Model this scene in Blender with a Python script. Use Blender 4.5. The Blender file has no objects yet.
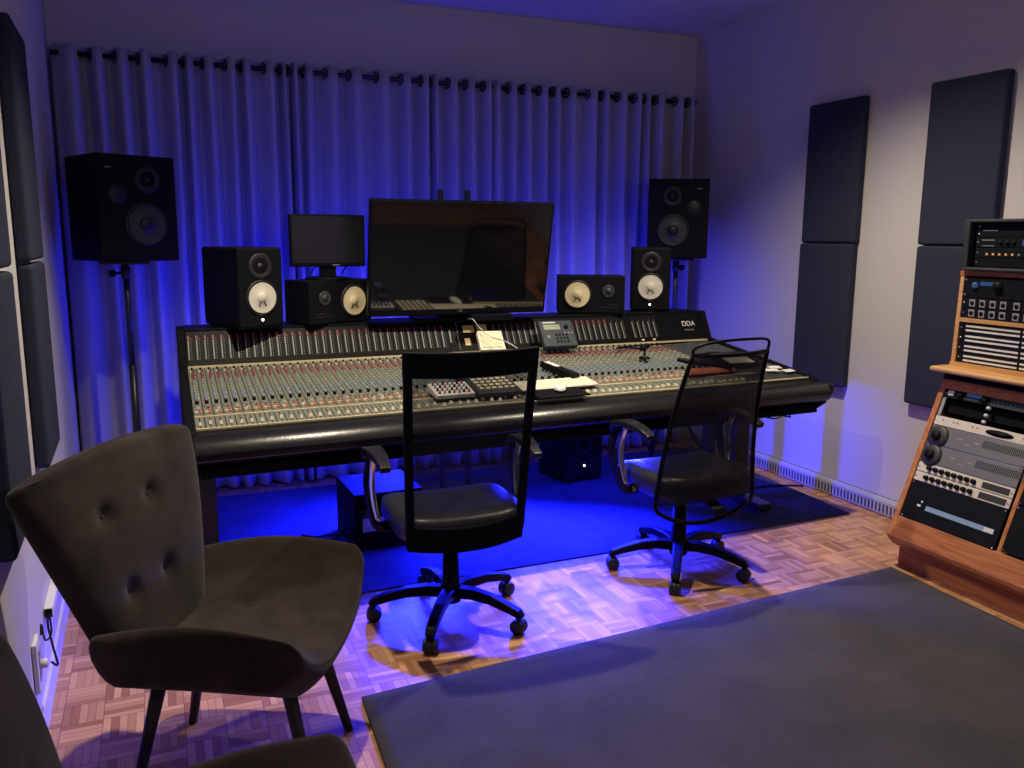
import bpy, math, random
from mathutils import Vector, Matrix
random.seed(7)
PI = math.pi
scene = bpy.context.scene
COL = scene.collection
R = math.radians

# ------------------------------------------------------------------ materials
def mat(name, col, rough=.6, metal=0., var=.12, scale=20., bump=0., emis=None, estr=0., spec=.5, sheen=0., alpha=1., stretch=(1, 1, 1), coat=0.):
    m = bpy.data.materials.new(name); m.use_nodes = True
    nt = m.node_tree; N = nt.nodes; L = nt.links
    b = N['Principled BSDF']
    tc = N.new('ShaderNodeTexCoord'); mp = N.new('ShaderNodeMapping'); mp.inputs['Scale'].default_value = stretch
    L.new(tc.outputs['Object'], mp.inputs['Vector'])
    n = N.new('ShaderNodeTexNoise'); n.inputs['Scale'].default_value = scale; n.inputs['Detail'].default_value = 5
    L.new(mp.outputs['Vector'], n.inputs['Vector'])
    r = N.new('ShaderNodeMapRange'); r.inputs['To Min'].default_value = 1 - var; r.inputs['To Max'].default_value = 1 + var
    L.new(n.outputs['Fac'], r.inputs['Value'])
    mx = N.new('ShaderNodeVectorMath'); mx.operation = 'SCALE'; mx.inputs[0].default_value = col[:3]
    L.new(r.outputs['Result'], mx.inputs['Scale'])
    L.new(mx.outputs['Vector'], b.inputs['Base Color'])
    b.inputs['Roughness'].default_value = rough; b.inputs['Metallic'].default_value = metal
    b.inputs['Specular IOR Level'].default_value = spec
    b.inputs['Sheen Weight'].default_value = sheen
    b.inputs['Coat Weight'].default_value = coat
    b.inputs['Alpha'].default_value = alpha
    if emis:
        b.inputs['Emission Color'].default_value = (*emis, 1); b.inputs['Emission Strength'].default_value = estr
    if bump:
        bp = N.new('ShaderNodeBump'); bp.inputs['Strength'].default_value = bump; bp.inputs['Distance'].default_value = .01
        L.new(n.outputs['Fac'], bp.inputs['Height']); L.new(bp.outputs['Normal'], b.inputs['Normal'])
    return m

def wood(name, c1, c2, axis='Y', rough=.45, scale=6):
    m = mat(name, c1, rough); nt = m.node_tree; N = nt.nodes; L = nt.links; b = N['Principled BSDF']
    tc = N.new('ShaderNodeTexCoord'); mp = N.new('ShaderNodeMapping')
    s = {'X': (1, 14, 14), 'Y': (14, 1, 14), 'Z': (14, 14, 1)}[axis]; mp.inputs['Scale'].default_value = s
    n = N.new('ShaderNodeTexNoise'); n.inputs['Scale'].default_value = scale; n.inputs['Detail'].default_value = 6
    cr = N.new('ShaderNodeValToRGB'); cr.color_ramp.elements[0].position = .35; cr.color_ramp.elements[1].position = .65
    cr.color_ramp.elements[0].color = (*c1, 1); cr.color_ramp.elements[1].color = (*c2, 1)
    L.new(tc.outputs['Object'], mp.inputs['Vector']); L.new(mp.outputs['Vector'], n.inputs['Vector'])
    L.new(n.outputs['Fac'], cr.inputs['Fac']); L.new(cr.outputs['Color'], b.inputs['Base Color'])
    return m

def parquet():
    m = bpy.data.materials.new('parquet'); m.use_nodes = True; nt = m.node_tree; N = nt.nodes; L = nt.links; b = N['Principled BSDF']
    def M(op, a, c=None, d=None):
        n = N.new('ShaderNodeMath'); n.operation = op
        for i, v in enumerate((a, c, d)):
            if v is None: continue
            if isinstance(v, (int, float)): n.inputs[i].default_value = v
            else: L.new(v, n.inputs[i])
        return n.outputs[0]
    g = N.new('ShaderNodeTexCoord'); sp = N.new('ShaderNodeSeparateXYZ'); L.new(g.outputs['Object'], sp.inputs[0])
    S = .118; K = 5
    x = M('DIVIDE', sp.outputs[0], S); y = M('DIVIDE', sp.outputs[1], S)
    ix = M('FLOOR', x); iy = M('FLOOR', y); fx = M('FRACT', x); fy = M('FRACT', y)
    par = M('ABSOLUTE', M('MODULO', M('ADD', ix, iy), 2.)); inv = M('SUBTRACT', 1., par)
    along = M('ADD', M('MULTIPLY', fx, par), M('MULTIPLY', fy, inv))
    across = M('ADD', M('MULTIPLY', fy, par), M('MULTIPLY', fx, inv))
    k = M('MULTIPLY', across, K); ik = M('FLOOR', k); fk = M('FRACT', k)
    cv = N.new('ShaderNodeCombineXYZ'); L.new(ix, cv.inputs[0]); L.new(iy, cv.inputs[1]); L.new(ik, cv.inputs[2])
    wn = N.new('ShaderNodeTexWhiteNoise'); wn.noise_dimensions = '3D'; L.new(cv.outputs[0], wn.inputs['Vector'])
    # grain
    gv = N.new('ShaderNodeCombineXYZ'); L.new(M('MULTIPLY', along, 2.), gv.inputs[0]); L.new(M('MULTIPLY', k, 3.), gv.inputs[1]); L.new(M('MULTIPLY', wn.outputs['Value'], 50.), gv.inputs[2])
    gn = N.new('ShaderNodeTexNoise'); gn.inputs['Scale'].default_value = 1.6; gn.inputs['Detail'].default_value = 4; L.new(gv.outputs[0], gn.inputs['Vector'])
    val = M('ADD', M('MULTIPLY', wn.outputs['Value'], .7), M('MULTIPLY', gn.outputs['Fac'], .3))
    cr = N.new('ShaderNodeValToRGB'); e = cr.color_ramp.elements
    e[0].position = .1; e[0].color = (.31, .125, .05, 1); e[1].position = .9; e[1].color = (.68, .37, .17, 1)
    L.new(val, cr.inputs['Fac'])
    # gaps
    def edge(f, w): return M('GREATER_THAN', M('ABSOLUTE', M('SUBTRACT', f, .5)), .5 - w)
    gap = M('MAXIMUM', edge(fk, .04), M('MAXIMUM', edge(fx, .012), edge(fy, .012)))
    mixn = N.new('ShaderNodeMix'); mixn.data_type = 'RGBA'; L.new(M('MULTIPLY', gap, .6), mixn.inputs['Factor'])
    L.new(cr.outputs['Color'], mixn.inputs['A']); mixn.inputs['B'].default_value = (.07, .03, .015, 1)
    L.new(mixn.outputs['Result'], b.inputs['Base Color']); b.inputs['Roughness'].default_value = .38
    rr = M('ADD', M('MULTIPLY', gn.outputs['Fac'], .2), .26); L.new(rr, b.inputs['Roughness'])
    bp = N.new('ShaderNodeBump'); bp.inputs['Strength'].default_value = .3; bp.inputs['Distance'].default_value = .002; bp.invert = True
    L.new(gap, bp.inputs['Height']); L.new(bp.outputs['Normal'], b.inputs['Normal'])
    return m

def mesh_fabric(name, col, a):
    m = mat(name, col, .7, alpha=1.); nt = m.node_tree; N = nt.nodes; L = nt.links; b = N['Principled BSDF']
    t = N.new('ShaderNodeBsdfTransparent'); mx = N.new('ShaderNodeMixShader')
    tc = N.new('ShaderNodeTexCoord'); n = N.new('ShaderNodeTexNoise'); n.inputs['Scale'].default_value = 7; n.inputs['Detail'].default_value = 3
    mp = N.new('ShaderNodeMapping'); mp.inputs['Scale'].default_value = (1, 1, 2.2); L.new(tc.outputs['Object'], mp.inputs[0]); L.new(mp.outputs[0], n.inputs['Vector'])
    r = N.new('ShaderNodeMapRange'); r.inputs['From Min'].default_value = .3; r.inputs['From Max'].default_value = .7; r.inputs['To Min'].default_value = a - .1; r.inputs['To Max'].default_value = a + .1
    L.new(n.outputs['Fac'], r.inputs['Value']); L.new(r.outputs[0], mx.inputs[0])
    L.new(t.outputs[0], mx.inputs[1]); L.new(b.outputs[0], mx.inputs[2]); L.new(mx.outputs[0], N['Material Output'].inputs[0])
    return m

def perforated():
    m = mat('acoustic_fabric', (.032, .036, .062), .95, var=.18, scale=120, bump=.25, spec=.2)
    return m

M = {
 'wall': mat('painted_plaster', (.62, .59, .58), .85, var=.04, scale=3, bump=.12),
 'ceil': mat('ceiling_paint', (.6, .58, .57), .9, var=.04, scale=2.5),
 'floor': parquet(),
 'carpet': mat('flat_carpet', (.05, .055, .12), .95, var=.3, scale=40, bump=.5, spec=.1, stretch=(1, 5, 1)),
 'rug': mat('charcoal_rug', (.058, .051, .060), 1., var=.22, scale=260, bump=.9, spec=.05, sheen=.15),
 'base': mat('baseboard', (.62, .58, .56), .5, var=.2, scale=12),
 'white': mat('white_plastic', (.75, .74, .7), .5, var=.03),
 'cream': mat('cream_plastic', (.75, .68, .48), .45, var=.05),
 'curtain': mat('curtain_fabric', (.41, .40, .41), .9, var=.08, scale=60, bump=.15, sheen=.2, spec=.15),
 'blk': mat('black_plastic', (.005, .005, .0065), .45, var=.2, spec=.12),
 'blkmat': mat('black_satin', (.006, .006, .0075), .7, var=.2, spec=.08),
 'metalblk': mat('black_painted_metal', (.016, .016, .02), .35, var=.2, spec=.5),
 'gloss': mat('gloss_screen', (.003, .003, .005), .05, var=.02, spec=1., coat=.5),
 'matscreen': mat('matte_screen', (.006, .006, .009), .4, var=.02),
 'cabinet': mat('speaker_cabinet', (.006, .006, .009), .6, var=.15, spec=.12, scale=150, bump=.15),
 'baffle': mat('speaker_baffle', (.02, .021, .025), .5, var=.1),
 'conewhite': mat('white_cone', (.72, .69, .58), .6, var=.04),
 'coneyel': mat('cream_cone', (.82, .70, .42), .6, var=.04),
 'conegrey': mat('grey_cone', (.035, .035, .038), .5, var=.1),
 'rubber': mat('rubber', (.01, .01, .011), .5),
 'leather': mat('black_leather', (.022, .022, .025), .36, var=.2, scale=60, bump=.15),
 'padded': mat('padded_vinyl', (.012, .012, .013), .28, var=.15, scale=90, bump=.06),
 'mesh': mesh_fabric('chair_mesh', (.007, .007, .012), .64),
 'meshd': mesh_fabric('dense_chair_mesh', (.005, .005, .009), .84),
 'chrome': mat('chrome', (.7, .7, .72), .15, 1.),
 'steel': mat('steel', (.5, .5, .5), .4, .5, var=.1),
 'velvet': mat('brown_velvet', (.029, .0205, .0178), .9, var=.45, scale=9, bump=.1, sheen=.12, spec=.08),
 'legwood': mat('dark_leg_wood', (.015, .011, .009), .5),
 'wood': wood('rack_wood', (.34, .10, .035), (.52, .19, .07), 'Y'),
 'woodz': wood('rack_wood_upright', (.42, .14, .045), (.62, .25, .09), 'Z'),
 'woodl': wood('pale_rack_wood', (.55, .28, .10), (.72, .42, .18), 'Y'),
 'plate': mat('channel_plate', (.17, .18, .15), .5, var=.1, scale=60),
 'platedark': mat('dark_plate', (.035, .035, .037), .5, var=.1),
 'beige': mat('beige_trim', (.68, .58, .33), .5, var=.05),
 'kred': mat('red_knob', (.30, .06, .06), .4), 'kblue': mat('blue_knob', (.20, .27, .36), .4),
 'kblk': mat('black_knob', (.005, .005, .006), .6, spec=.2), 'kgrey': mat('grey_knob', (.24, .25, .22), .4), 'kgrn': mat('olive_knob', (.28, .29, .20), .4),
 'kcream': mat('cream_button', (.80, .73, .52), .4), 'korange': mat('orange_button', (.75, .22, .12), .4),
 'meter': mat('meter_bar', (.27, .27, .26), .5), 'meterred': mat('meter_red', (.26, .018, .022), .5),
 'label': mat('yellow_label', (.80, .62, .28), .6), 'paper': mat('paper', (.78, .74, .58), .8, var=.05),
 'teal': mat('grey_device', (.04, .05, .065), .5, spec=.2), 'lcd': mat('lcd', (.25, .29, .20), .3),
 'alu': mat('brushed_aluminium', (.40, .40, .40), .35, .7, var=.12, scale=30, stretch=(1, 1, 30)),
 'rackcream': mat('cream_faceplate', (.70, .64, .54), .45, var=.04),
 'rackblk': mat('rack_faceplate', (.008, .009, .012), .5, spec=.12),
 'bluestrip': mat('blue_label_strip', (.25, .38, .55), .5, var=.15, scale=80),
 'bluelit': mat('lit_display', (.02, .05, .12), .3, emis=(.1, .3, .8), estr=.12),
 'amber': mat('amber_lamp', (.5, .25, .05), .4, emis=(1., .55, .15), estr=.3),
 'led': mat('white_led', (.8, .9, 1), .3, emis=(.75, .9, 1.), estr=14.),
 'acoustic': perforated(),
 'casevinyl': mat('road_case_vinyl', (.02, .021, .023), .6, var=.15, scale=90, bump=.3),
 'heater': mat('heater_enamel', (.46, .46, .52), .45, var=.04),
 'heatdark': mat('heater_slot', (.05, .05, .07), .7),
 'grommet': mat('grommet', (.01, .01, .013), .3),
 'bluecard': mat('pale_card', (.5, .54, .7), .6),
}

def blotch(m, sc, amt):
    nt = m.node_tree; N = nt.nodes; L = nt.links; b = N['Principled BSDF']; src = b.inputs['Base Color'].links[0].from_socket
    tc = N.new('ShaderNodeTexCoord'); n = N.new('ShaderNodeTexNoise'); n.inputs['Scale'].default_value = sc; n.inputs['Detail'].default_value = 7; n.inputs['Roughness'].default_value = .65; n.inputs['Distortion'].default_value = .6
    L.new(tc.outputs['Object'], n.inputs['Vector'])
    r = N.new('ShaderNodeMapRange'); r.inputs['From Min'].default_value = .35; r.inputs['From Max'].default_value = .65; r.inputs['To Min'].default_value = 1 - amt; r.inputs['To Max'].default_value = 1 + amt; L.new(n.outputs['Fac'], r.inputs['Value'])
    v = N.new('ShaderNodeVectorMath'); v.operation = 'SCALE'; L.new(src, v.inputs[0]); L.new(r.outputs[0], v.inputs['Scale']); L.new(v.outputs[0], b.inputs['Base Color'])
blotch(M['rug'], 2.6, .22); blotch(M['velvet'], 5., .35); blotch(M['carpet'], 4., .2)

# ------------------------------------------------------------------ mesh builder
class MB:
    def __init__(s): s.v = []; s.f = []; s.m = []; s.s = []; s.T = None
    def add(s, vs, fs, mi=0, smooth=False):
        o = len(s.v)
        for v in vs:
            v = Vector(v); s.v.append(tuple(s.T(v)) if s.T else tuple(v))
        for f in fs: s.f.append([o + i for i in f]); s.m.append(mi); s.s.append(smooth)
        return s
    def box(s, a, b, mi=0):
        x0, y0, z0 = a; x1, y1, z1 = b
        return s.add([(x0, y0, z0), (x1, y0, z0), (x1, y1, z0), (x0, y1, z0), (x0, y0, z1), (x1, y0, z1), (x1, y1, z1), (x0, y1, z1)],
                     [(0, 3, 2, 1), (4, 5, 6, 7), (0, 1, 5, 4), (1, 2, 6, 5), (2, 3, 7, 6), (3, 0, 4, 7)], mi)
    def hexa(s, bot, top, mi=0):
        return s.add(list(bot) + list(top), [(0, 3, 2, 1), (4, 5, 6, 7), (0, 1, 5, 4), (1, 2, 6, 5), (2, 3, 7, 6), (3, 0, 4, 7)], mi)
    def prism(s, pts, f3, a, b, mi=0, smooth=False):
        n = len(pts); vs = [f3(p, a) for p in pts] + [f3(p, b) for p in pts]
        fs = [tuple(range(n))[::-1], tuple(range(n, 2 * n))] 
        o = len(s.v); s.add(vs, fs, mi, False)
        for i in range(n):
            j = (i + 1) % n; s.f.append([o + i, o + j, o + n + j, o + n + i]); s.m.append(mi); s.s.append(smooth)
        return s
    def lathe(s, prof, o=(0, 0, 0), axis=(0, 0, 1), n=20, mi=0, smooth=True):
        o = Vector(o); a = Vector(axis).normalized(); u = a.orthogonal().normalized(); w = a.cross(u)
        vs = []; k = len(prof)
        for i in range(n):
            t = 2 * PI * i / n; d = u * math.cos(t) + w * math.sin(t)
            for r, h in prof: vs.append(o + d * max(r, 1e-5) + a * h)
        fs = []
        for i in range(n):
            j = (i + 1) % n
            for q in range(k - 1): fs.append((i * k + q, j * k + q, j * k + q + 1, i * k + q + 1))
        return s.add(vs, fs, mi, smooth)
    def cyl(s, p0, p1, r0, r1=None, n=12, mi=0, smooth=True):
        p0 = Vector(p0); p1 = Vector(p1); r1 = r0 if r1 is None else r1; h = (p1 - p0).length
        return s.lathe([(0, 0), (r0, 0), (r0, 0), (r1, h), (r1, h), (0, h)], p0, p1 - p0, n, mi, smooth)
    def tube(s, pts, r, n=8, mi=0, sx=1., closed=False):
        P = [Vector(p) for p in pts]; vs = []; k = len(P); up = None
        rs = r if isinstance(r, (list, tuple)) else [r] * k
        for i, p in enumerate(P):
            if closed: t = P[(i + 1) % k] - P[i - 1]
            else: t = P[min(i + 1, k - 1)] - P[max(i - 1, 0)]
            t.normalize()
            if up is None: up = t.orthogonal().normalized()
            up = (up - t * up.dot(t)).normalized(); w = t.cross(up)
            for q in range(n):
                a = 2 * PI * q / n; vs.append(p + up * math.cos(a) * rs[i] + w * math.sin(a) * rs[i] * sx)
        fs = []
        for i in range(k if closed else k - 1):
            for q in range(n): fs.append((i * n + q, i * n + (q + 1) % n, ((i + 1) % k) * n + (q + 1) % n, ((i + 1) % k) * n + q))
        if not closed: fs += [tuple(range(n))[::-1], tuple((k - 1) * n + q for q in range(n))]
        return s.add(vs, fs, mi, True)
    def flat(s, pts, w, h, up=(0, 0, 1), mi=0):
        """rectangular-section bar through pts, w wide across, h thick along up"""
        P = [Vector(p) for p in pts]; vs = []; U = Vector(up)
        ws = w if isinstance(w, (list, tuple)) else [w] * len(P); hs = h if isinstance(h, (list, tuple)) else [h] * len(P)
        for i, p in enumerate(P):
            t = (P[min(i + 1, len(P) - 1)] - P[max(i - 1, 0)]).normalized(); r = t.cross(U).normalized(); n2 = r.cross(t)
            for a, b in ((-1, -1), (1, -1), (1, 1), (-1, 1)): vs.append(p + r * a * ws[i] / 2 + n2 * b * hs[i] / 2)
        fs = []
        for i in range(len(P) - 1):
            for q in range(4): fs.append((i * 4 + q, i * 4 + (q + 1) % 4, (i + 1) * 4 + (q + 1) % 4, (i + 1) * 4 + q))
        e = (len(P) - 1) * 4
        fs += [(3, 2, 1, 0), (e, e + 1, e + 2, e + 3)]
        return s.add(vs, fs, mi)
    def grid(s, f, nu, nv, mi=0, smooth=True):
        vs = [f(i / nu, j / nv) for i in range(nu + 1) for j in range(nv + 1)]
        fs = [(i * (nv + 1) + j, (i + 1) * (nv + 1) + j, (i + 1) * (nv + 1) + j + 1, i * (nv + 1) + j + 1) for i in range(nu) for j in range(nv)]
        return s.add(vs, fs, mi, smooth)
    def build(s, name, mats, parent=None, bevel=0., seg=2, subsurf=0, solid=0.):
        me = bpy.data.meshes.new(name); me.from_pydata(s.v, [], s.f)
        if not isinstance(mats, (list, tuple)): mats = [mats]
        for m in mats: me.materials.append(M[m] if isinstance(m, str) else m)
        for p, mi, sm in zip(me.polygons, s.m, s.s): p.material_index = mi; p.use_smooth = sm
        import bmesh
        bm = bmesh.new(); bm.from_mesh(me); bmesh.ops.remove_doubles(bm, verts=bm.verts, dist=1e-6) if len(bm.verts) < 60000 else None
        bmesh.ops.recalc_face_normals(bm, faces=bm.faces); bm.to_mesh(me); bm.free()
        o = bpy.data.objects.new(name, me); COL.objects.link(o)
        if parent: o.parent = parent
        if solid: md = o.modifiers.new('s', 'SOLIDIFY'); md.thickness = solid; md.offset = 0
        if bevel: md = o.modifiers.new('b', 'BEVEL'); md.width = bevel; md.segments = seg; md.limit_method = 'ANGLE'; md.angle_limit = R(40); md.harden_normals = False
        if subsurf: md = o.modifiers.new('u', 'SUBSURF'); md.levels = subsurf; md.render_levels = subsurf
        return o

def tag(o, label, cat, group=None, kind=None):
    if label: o['label'] = label
    if cat: o['category'] = cat
    if group: o['group'] = group
    if kind: o['kind'] = kind
    return o
def thing(name, loc, rz, label, cat, group=None):
    o = bpy.data.objects.new(name, None); COL.objects.link(o); o.location = loc; o.rotation_euler = (0, 0, rz)
    o.empty_display_size = .1
    return tag(o, label, cat, group)
def struct(mb, name, m, **k):
    o = mb.build(name, m, **k); o['kind'] = 'structure'; return o
def copy_tree(o, parent=None):
    c = o.copy(); COL.objects.link(c); c.parent = parent
    for ch in list(o.children): copy_tree(ch, c)
    return c
def text(body, size, name, m, parent, loc, rot, ext=.0005):
    cu = bpy.data.curves.new(name, 'FONT'); cu.body = body; cu.size = size; cu.extrude = ext; cu.align_x = 'CENTER'; cu.align_y = 'CENTER'
    t = bpy.data.objects.new(name, cu); COL.objects.link(t)
    bpy.context.view_layer.update()
    me = bpy.data.meshes.new_from_object(t); bpy.data.objects.remove(t)
    me.materials.clear(); me.materials.append(M[m])
    o = bpy.data.objects.new(name, me); COL.objects.link(o); o.parent = parent; o.location = loc; o.rotation_euler = rot
    return o
def smooth_path(ctrl, n=8):
    P = [Vector(c) for c in ctrl]; out = []
    for i in range(len(P) - 1):
        a = P[max(i - 1, 0)]; b = P[i]; c = P[i + 1]; d = P[min(i + 2, len(P) - 1)]
        for k in range(n):
            t = k / n
            out.append(.5 * ((2 * b) + (c - a) * t + (2 * a - 5 * b + 4 * c - d) * t * t + (3 * b - a - 3 * c + d) * t ** 3))
    out.append(P[-1]); return out

# ------------------------------------------------------------------ camera
f_px, yaw, pitch, roll = 838.14, .400366, .174007, .006757
cyw, syw = math.cos(yaw), math.sin(yaw)
fw = Vector((syw * math.cos(pitch), cyw * math.cos(pitch), -math.sin(pitch)))
rt = Vector((cyw, -syw, 0)); up = rt.cross(fw)
rt2 = rt * math.cos(roll) + up * math.sin(roll); up2 = -rt * math.sin(roll) + up * math.cos(roll)
cam = bpy.data.cameras.new('camera'); co = bpy.data.objects.new('camera', cam); COL.objects.link(co)
cam.sensor_width = 36; cam.lens = f_px * 36 / 1024; cam.clip_start = .02
co.matrix_world = Matrix((rt2, up2, -fw)).transposed().to_4x4(); co.location = (0, 0, 1.5)
scene.camera = co

# ------------------------------------------------------------------ room
XR, YB, ZC, YF = 3.64, 5.27, 2.9, -1.6
def xl(y): return -.352 - .0192 * y
s = MB().box((-.8, YF - .1, -.1), (XR + .3, YB + .2, 0)); struct(s, 'floor', 'floor')
s = MB().box((-.8, YF - .1, ZC), (XR + .3, YB + .2, ZC + .1)); struct(s, 'ceiling', 'ceil')
s = MB().box((-.8, YB, 0), (XR + .2, YB + .1, ZC)); struct(s, 'wall_back', 'wall')
s = MB().box((XR, YF, 0), (XR + .1, YB, ZC)); struct(s, 'wall_right', 'wall')
s = MB().hexa([(-.7, YF, 0), (xl(YF), YF, 0), (xl(YB), YB, 0), (-.7, YB, 0)], [(-.7, YF, ZC), (xl(YF), YF, ZC), (xl(YB), YB, ZC), (-.7, YB, ZC)]); struct(s, 'wall_left', 'wall')
s = MB().box((-.8, YF - .1, 0), (XR + .1, YF, ZC)); struct(s, 'wall_front', 'wall')
s = MB().hexa([(xl(YF), YF, 0), (xl(YF) + .016, YF, 0), (xl(5.05) + .016, 5.05, 0), (xl(5.05), 5.05, 0)], [(xl(YF), YF, .065), (xl(YF) + .010, YF, .065), (xl(5.05) + .010, 5.05, .065), (xl(5.05), 5.05, .065)])
struct(s, 'baseboard_left', 'base')

# baseboard heater along right wall
t = thing('baseboard_heater', (XR - .035, 3.8, 0), 0, 'long low grey-white grille heater running along the foot of the right wall', 'heater')
s = MB(); s.prism([(0.035, .004), (.004, .004), (0, .012), (0, .080), (.010, .097), (.035, .097)], lambda p, a: (p[0], a, p[1]), -.95, 1.3); s.build('housing', 'heater', t)
s = MB()
for i in range(86):
    y = -.92 + i * .0258; s.box((-.0015, y, .018), (.001, y + .011, .066))
s.build('grille_slots', 'heatdark', t)
s = MB()
for i in range(150):
    y = -.93 + i * .0148; s.box((.022, y, .0968), (.032, y + .008, .0985))
s.build('top_vents', 'heatdark', t)

# ------------------------------------------------------------------ carpet and rug
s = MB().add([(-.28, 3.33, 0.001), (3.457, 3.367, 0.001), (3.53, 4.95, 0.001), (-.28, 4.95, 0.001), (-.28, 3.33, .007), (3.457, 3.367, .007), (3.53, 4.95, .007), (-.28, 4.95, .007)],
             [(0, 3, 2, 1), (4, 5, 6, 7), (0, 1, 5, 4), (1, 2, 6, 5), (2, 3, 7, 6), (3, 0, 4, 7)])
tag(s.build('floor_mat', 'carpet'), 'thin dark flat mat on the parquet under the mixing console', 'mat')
def rugf(u, v):
    fl = Vector((.538, 2.517)); fr = Vector((3.045, 2.69)); bl = Vector((.44, .2)); br = Vector((2.94, .2))
    p = fl.lerp(fr, u).lerp(bl.lerp(br, u), v)
    return (p.x + .0022 * math.sin(v * 300), p.y, .012 + .002 * math.sin(u * 31) * math.sin(v * 23))
s = MB(); s.grid(rugf, 50, 50)
edge = [rugf(i / 50, 0) for i in range(50)] + [rugf(1, i / 50) for i in range(50)] + [rugf(1 - i / 50, 1) for i in range(50)] + [rugf(0, 1 - i / 50) for i in range(50)]
n = len(edge); s.add(edge + [(a, b, .0005) for a, b, c in edge], [(i, (i + 1) % n, n + (i + 1) % n, n + i) for i in range(n)])
tag(s.build('rug', 'rug'), 'large thick charcoal rug on the parquet in front of the swivel chairs', 'rug')

# ------------------------------------------------------------------ curtain rod and curtains
RY, RZ = 5.10, 2.42
t = thing('curtain_rod', (1.5, RY, RZ), 0, 'long black curtain rod running below the ceiling along the back wall', 'curtain rod')
MB().cyl((-1.93, 0, 0), (1.99, 0, 0), .014).build('rod', 'grommet', t)
s = MB(); s.lathe([(0, 0), (.016, 0), (.028, .012), (.028, .026), (.016, .04), (0, .044)], (1.99, 0, 0), (1, 0, 0), 14); s.build('finial', 'grommet', t)
for x in (-1.9, .35, 1.96):
    s = MB(); s.box((x - .008, .0, -.01), (x + .008, .16, .01)); s.box((x - .02, .155, -.035), (x + .02, .168, .035)); s.build('bracket', 'grommet', t)
ridges = [-.333, -.212, -.093, .014, .162, .233, .336, .461, .53, .67, .742, .795, .87, 1.013, 1.147, 1.314, 1.455, 1.58, 1.624, 1.752, 1.863, 1.982, 2.033, 2.145, 2.241, 2.364, 2.453, 2.561, 2.723, 2.809, 2.942, 3.062, 3.128, 3.231, 3.392, 3.485]
def curtain(xs, left_edge, right_edge, label):
    t = thing('curtain', ((left_edge + right_edge) / 2, RY, 0), 0, label, 'curtain', None)
    cx = (left_edge + right_edge) / 2
    # control points: ridge (front) and valleys (back) alternate
    cp = [(left_edge, .02)]
    for i, x in enumerate(xs):
        cp.append((x, -.058))
        nx = xs[i + 1] if i + 1 < len(xs) else right_edge
        if nx - x > .02: cp.append(((x + nx) / 2 + (random.random() - .5) * .02, .045 if nx - x > .06 else .01))
    cp.append((right_edge, .0))
    drift = [(random.uniform(-.025, .025), random.uniform(.75, 1.2), random.uniform(-.5, .9)) for _ in cp]
    rows = 26; ztop = 2.46; zb = .018; prof = []
    K = 7
    mb = MB(); vs = []; nc = (len(cp) - 1) * K + 1
    for r in range(rows + 1):
        w = r / rows; z = ztop + (zb - ztop) * w
        for i in range(len(cp) - 1):
            for k in range(K + (1 if i == len(cp) - 2 else 0)):
                q = k / K; e = (1 - math.cos(PI * q)) / 2
                x = cp[i][0] + (cp[i + 1][0] - cp[i][0]) * q; y = cp[i][1] + (cp[i + 1][1] - cp[i][1]) * e
                dx = (drift[i][0] * (1 - q) + drift[i + 1][0] * q) * w * 1.2; am = 1 + ((drift[i][1] * (1 - q) + drift[i + 1][1] * q) - 1) * w
                if i == 0 and k == 0 or (i == len(cp) - 2 and k == K): dx *= .2
                y2 = y * am + .006 * math.sin(x * 60 + z * 3) * w
                y2 = max(-.075, min(.075, y2))
                vs.append((x + dx - cx, y2, z + (.004 * math.sin(x * 90) if r == 0 else 0)))
    n = len(vs) // (rows + 1)
    mb.add(vs, [(r * n + i, r * n + i + 1, (r + 1) * n + i + 1, (r + 1) * n + i) for r in range(rows) for i in range(n - 1)], 0, True)
    mb.build('cloth', 'curtain', t, solid=.003)
    for i in range(1, len(cp) - 1):
        if cp[i][1] > .005: 
            for side in (0,):
                x = cp[i][0] + (cp[i + 1][0] - cp[i][0]) * .5 - cx
                s = MB(); pts = [(0, math.cos(a) * .027, math.sin(a) * .027) for a in [2 * PI * k / 16 for k in range(16)]]
                d = Vector((1, -.55, 0)).normalized(); a2 = Vector((d.y, -d.x, 0))
                # ring standing in the fold, its axis close to the rod
                P3 = [Vector((x, 0, RZ)) + Vector((.55 * .0, 0, 0)) + Vector((-.35, 1, 0)).normalized() * p[1] + Vector((0, 0, 1)) * p[2] for p in pts]
                s.tube(P3, .0085, 6, closed=True); s.build('grommet', 'grommet', t)
    return t
cuts = [-.44, .765, 1.60, 3.51]
curtain([x for x in ridges if cuts[0] < x < cuts[1]], cuts[0] + .01, cuts[1], 'pale curtain at the left end of the back wall, behind the left speaker stand')
curtain([x for x in ridges if cuts[1] < x < cuts[2]], cuts[1] + .012, cuts[2], 'narrow pale curtain in the middle of the rod, behind the small monitor and television')
curtain([x for x in ridges if cuts[2] < x < cuts[3]], cuts[2] + .012, cuts[3], 'wide pale curtain at the right end of the rod, reaching the right wall corner')

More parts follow.
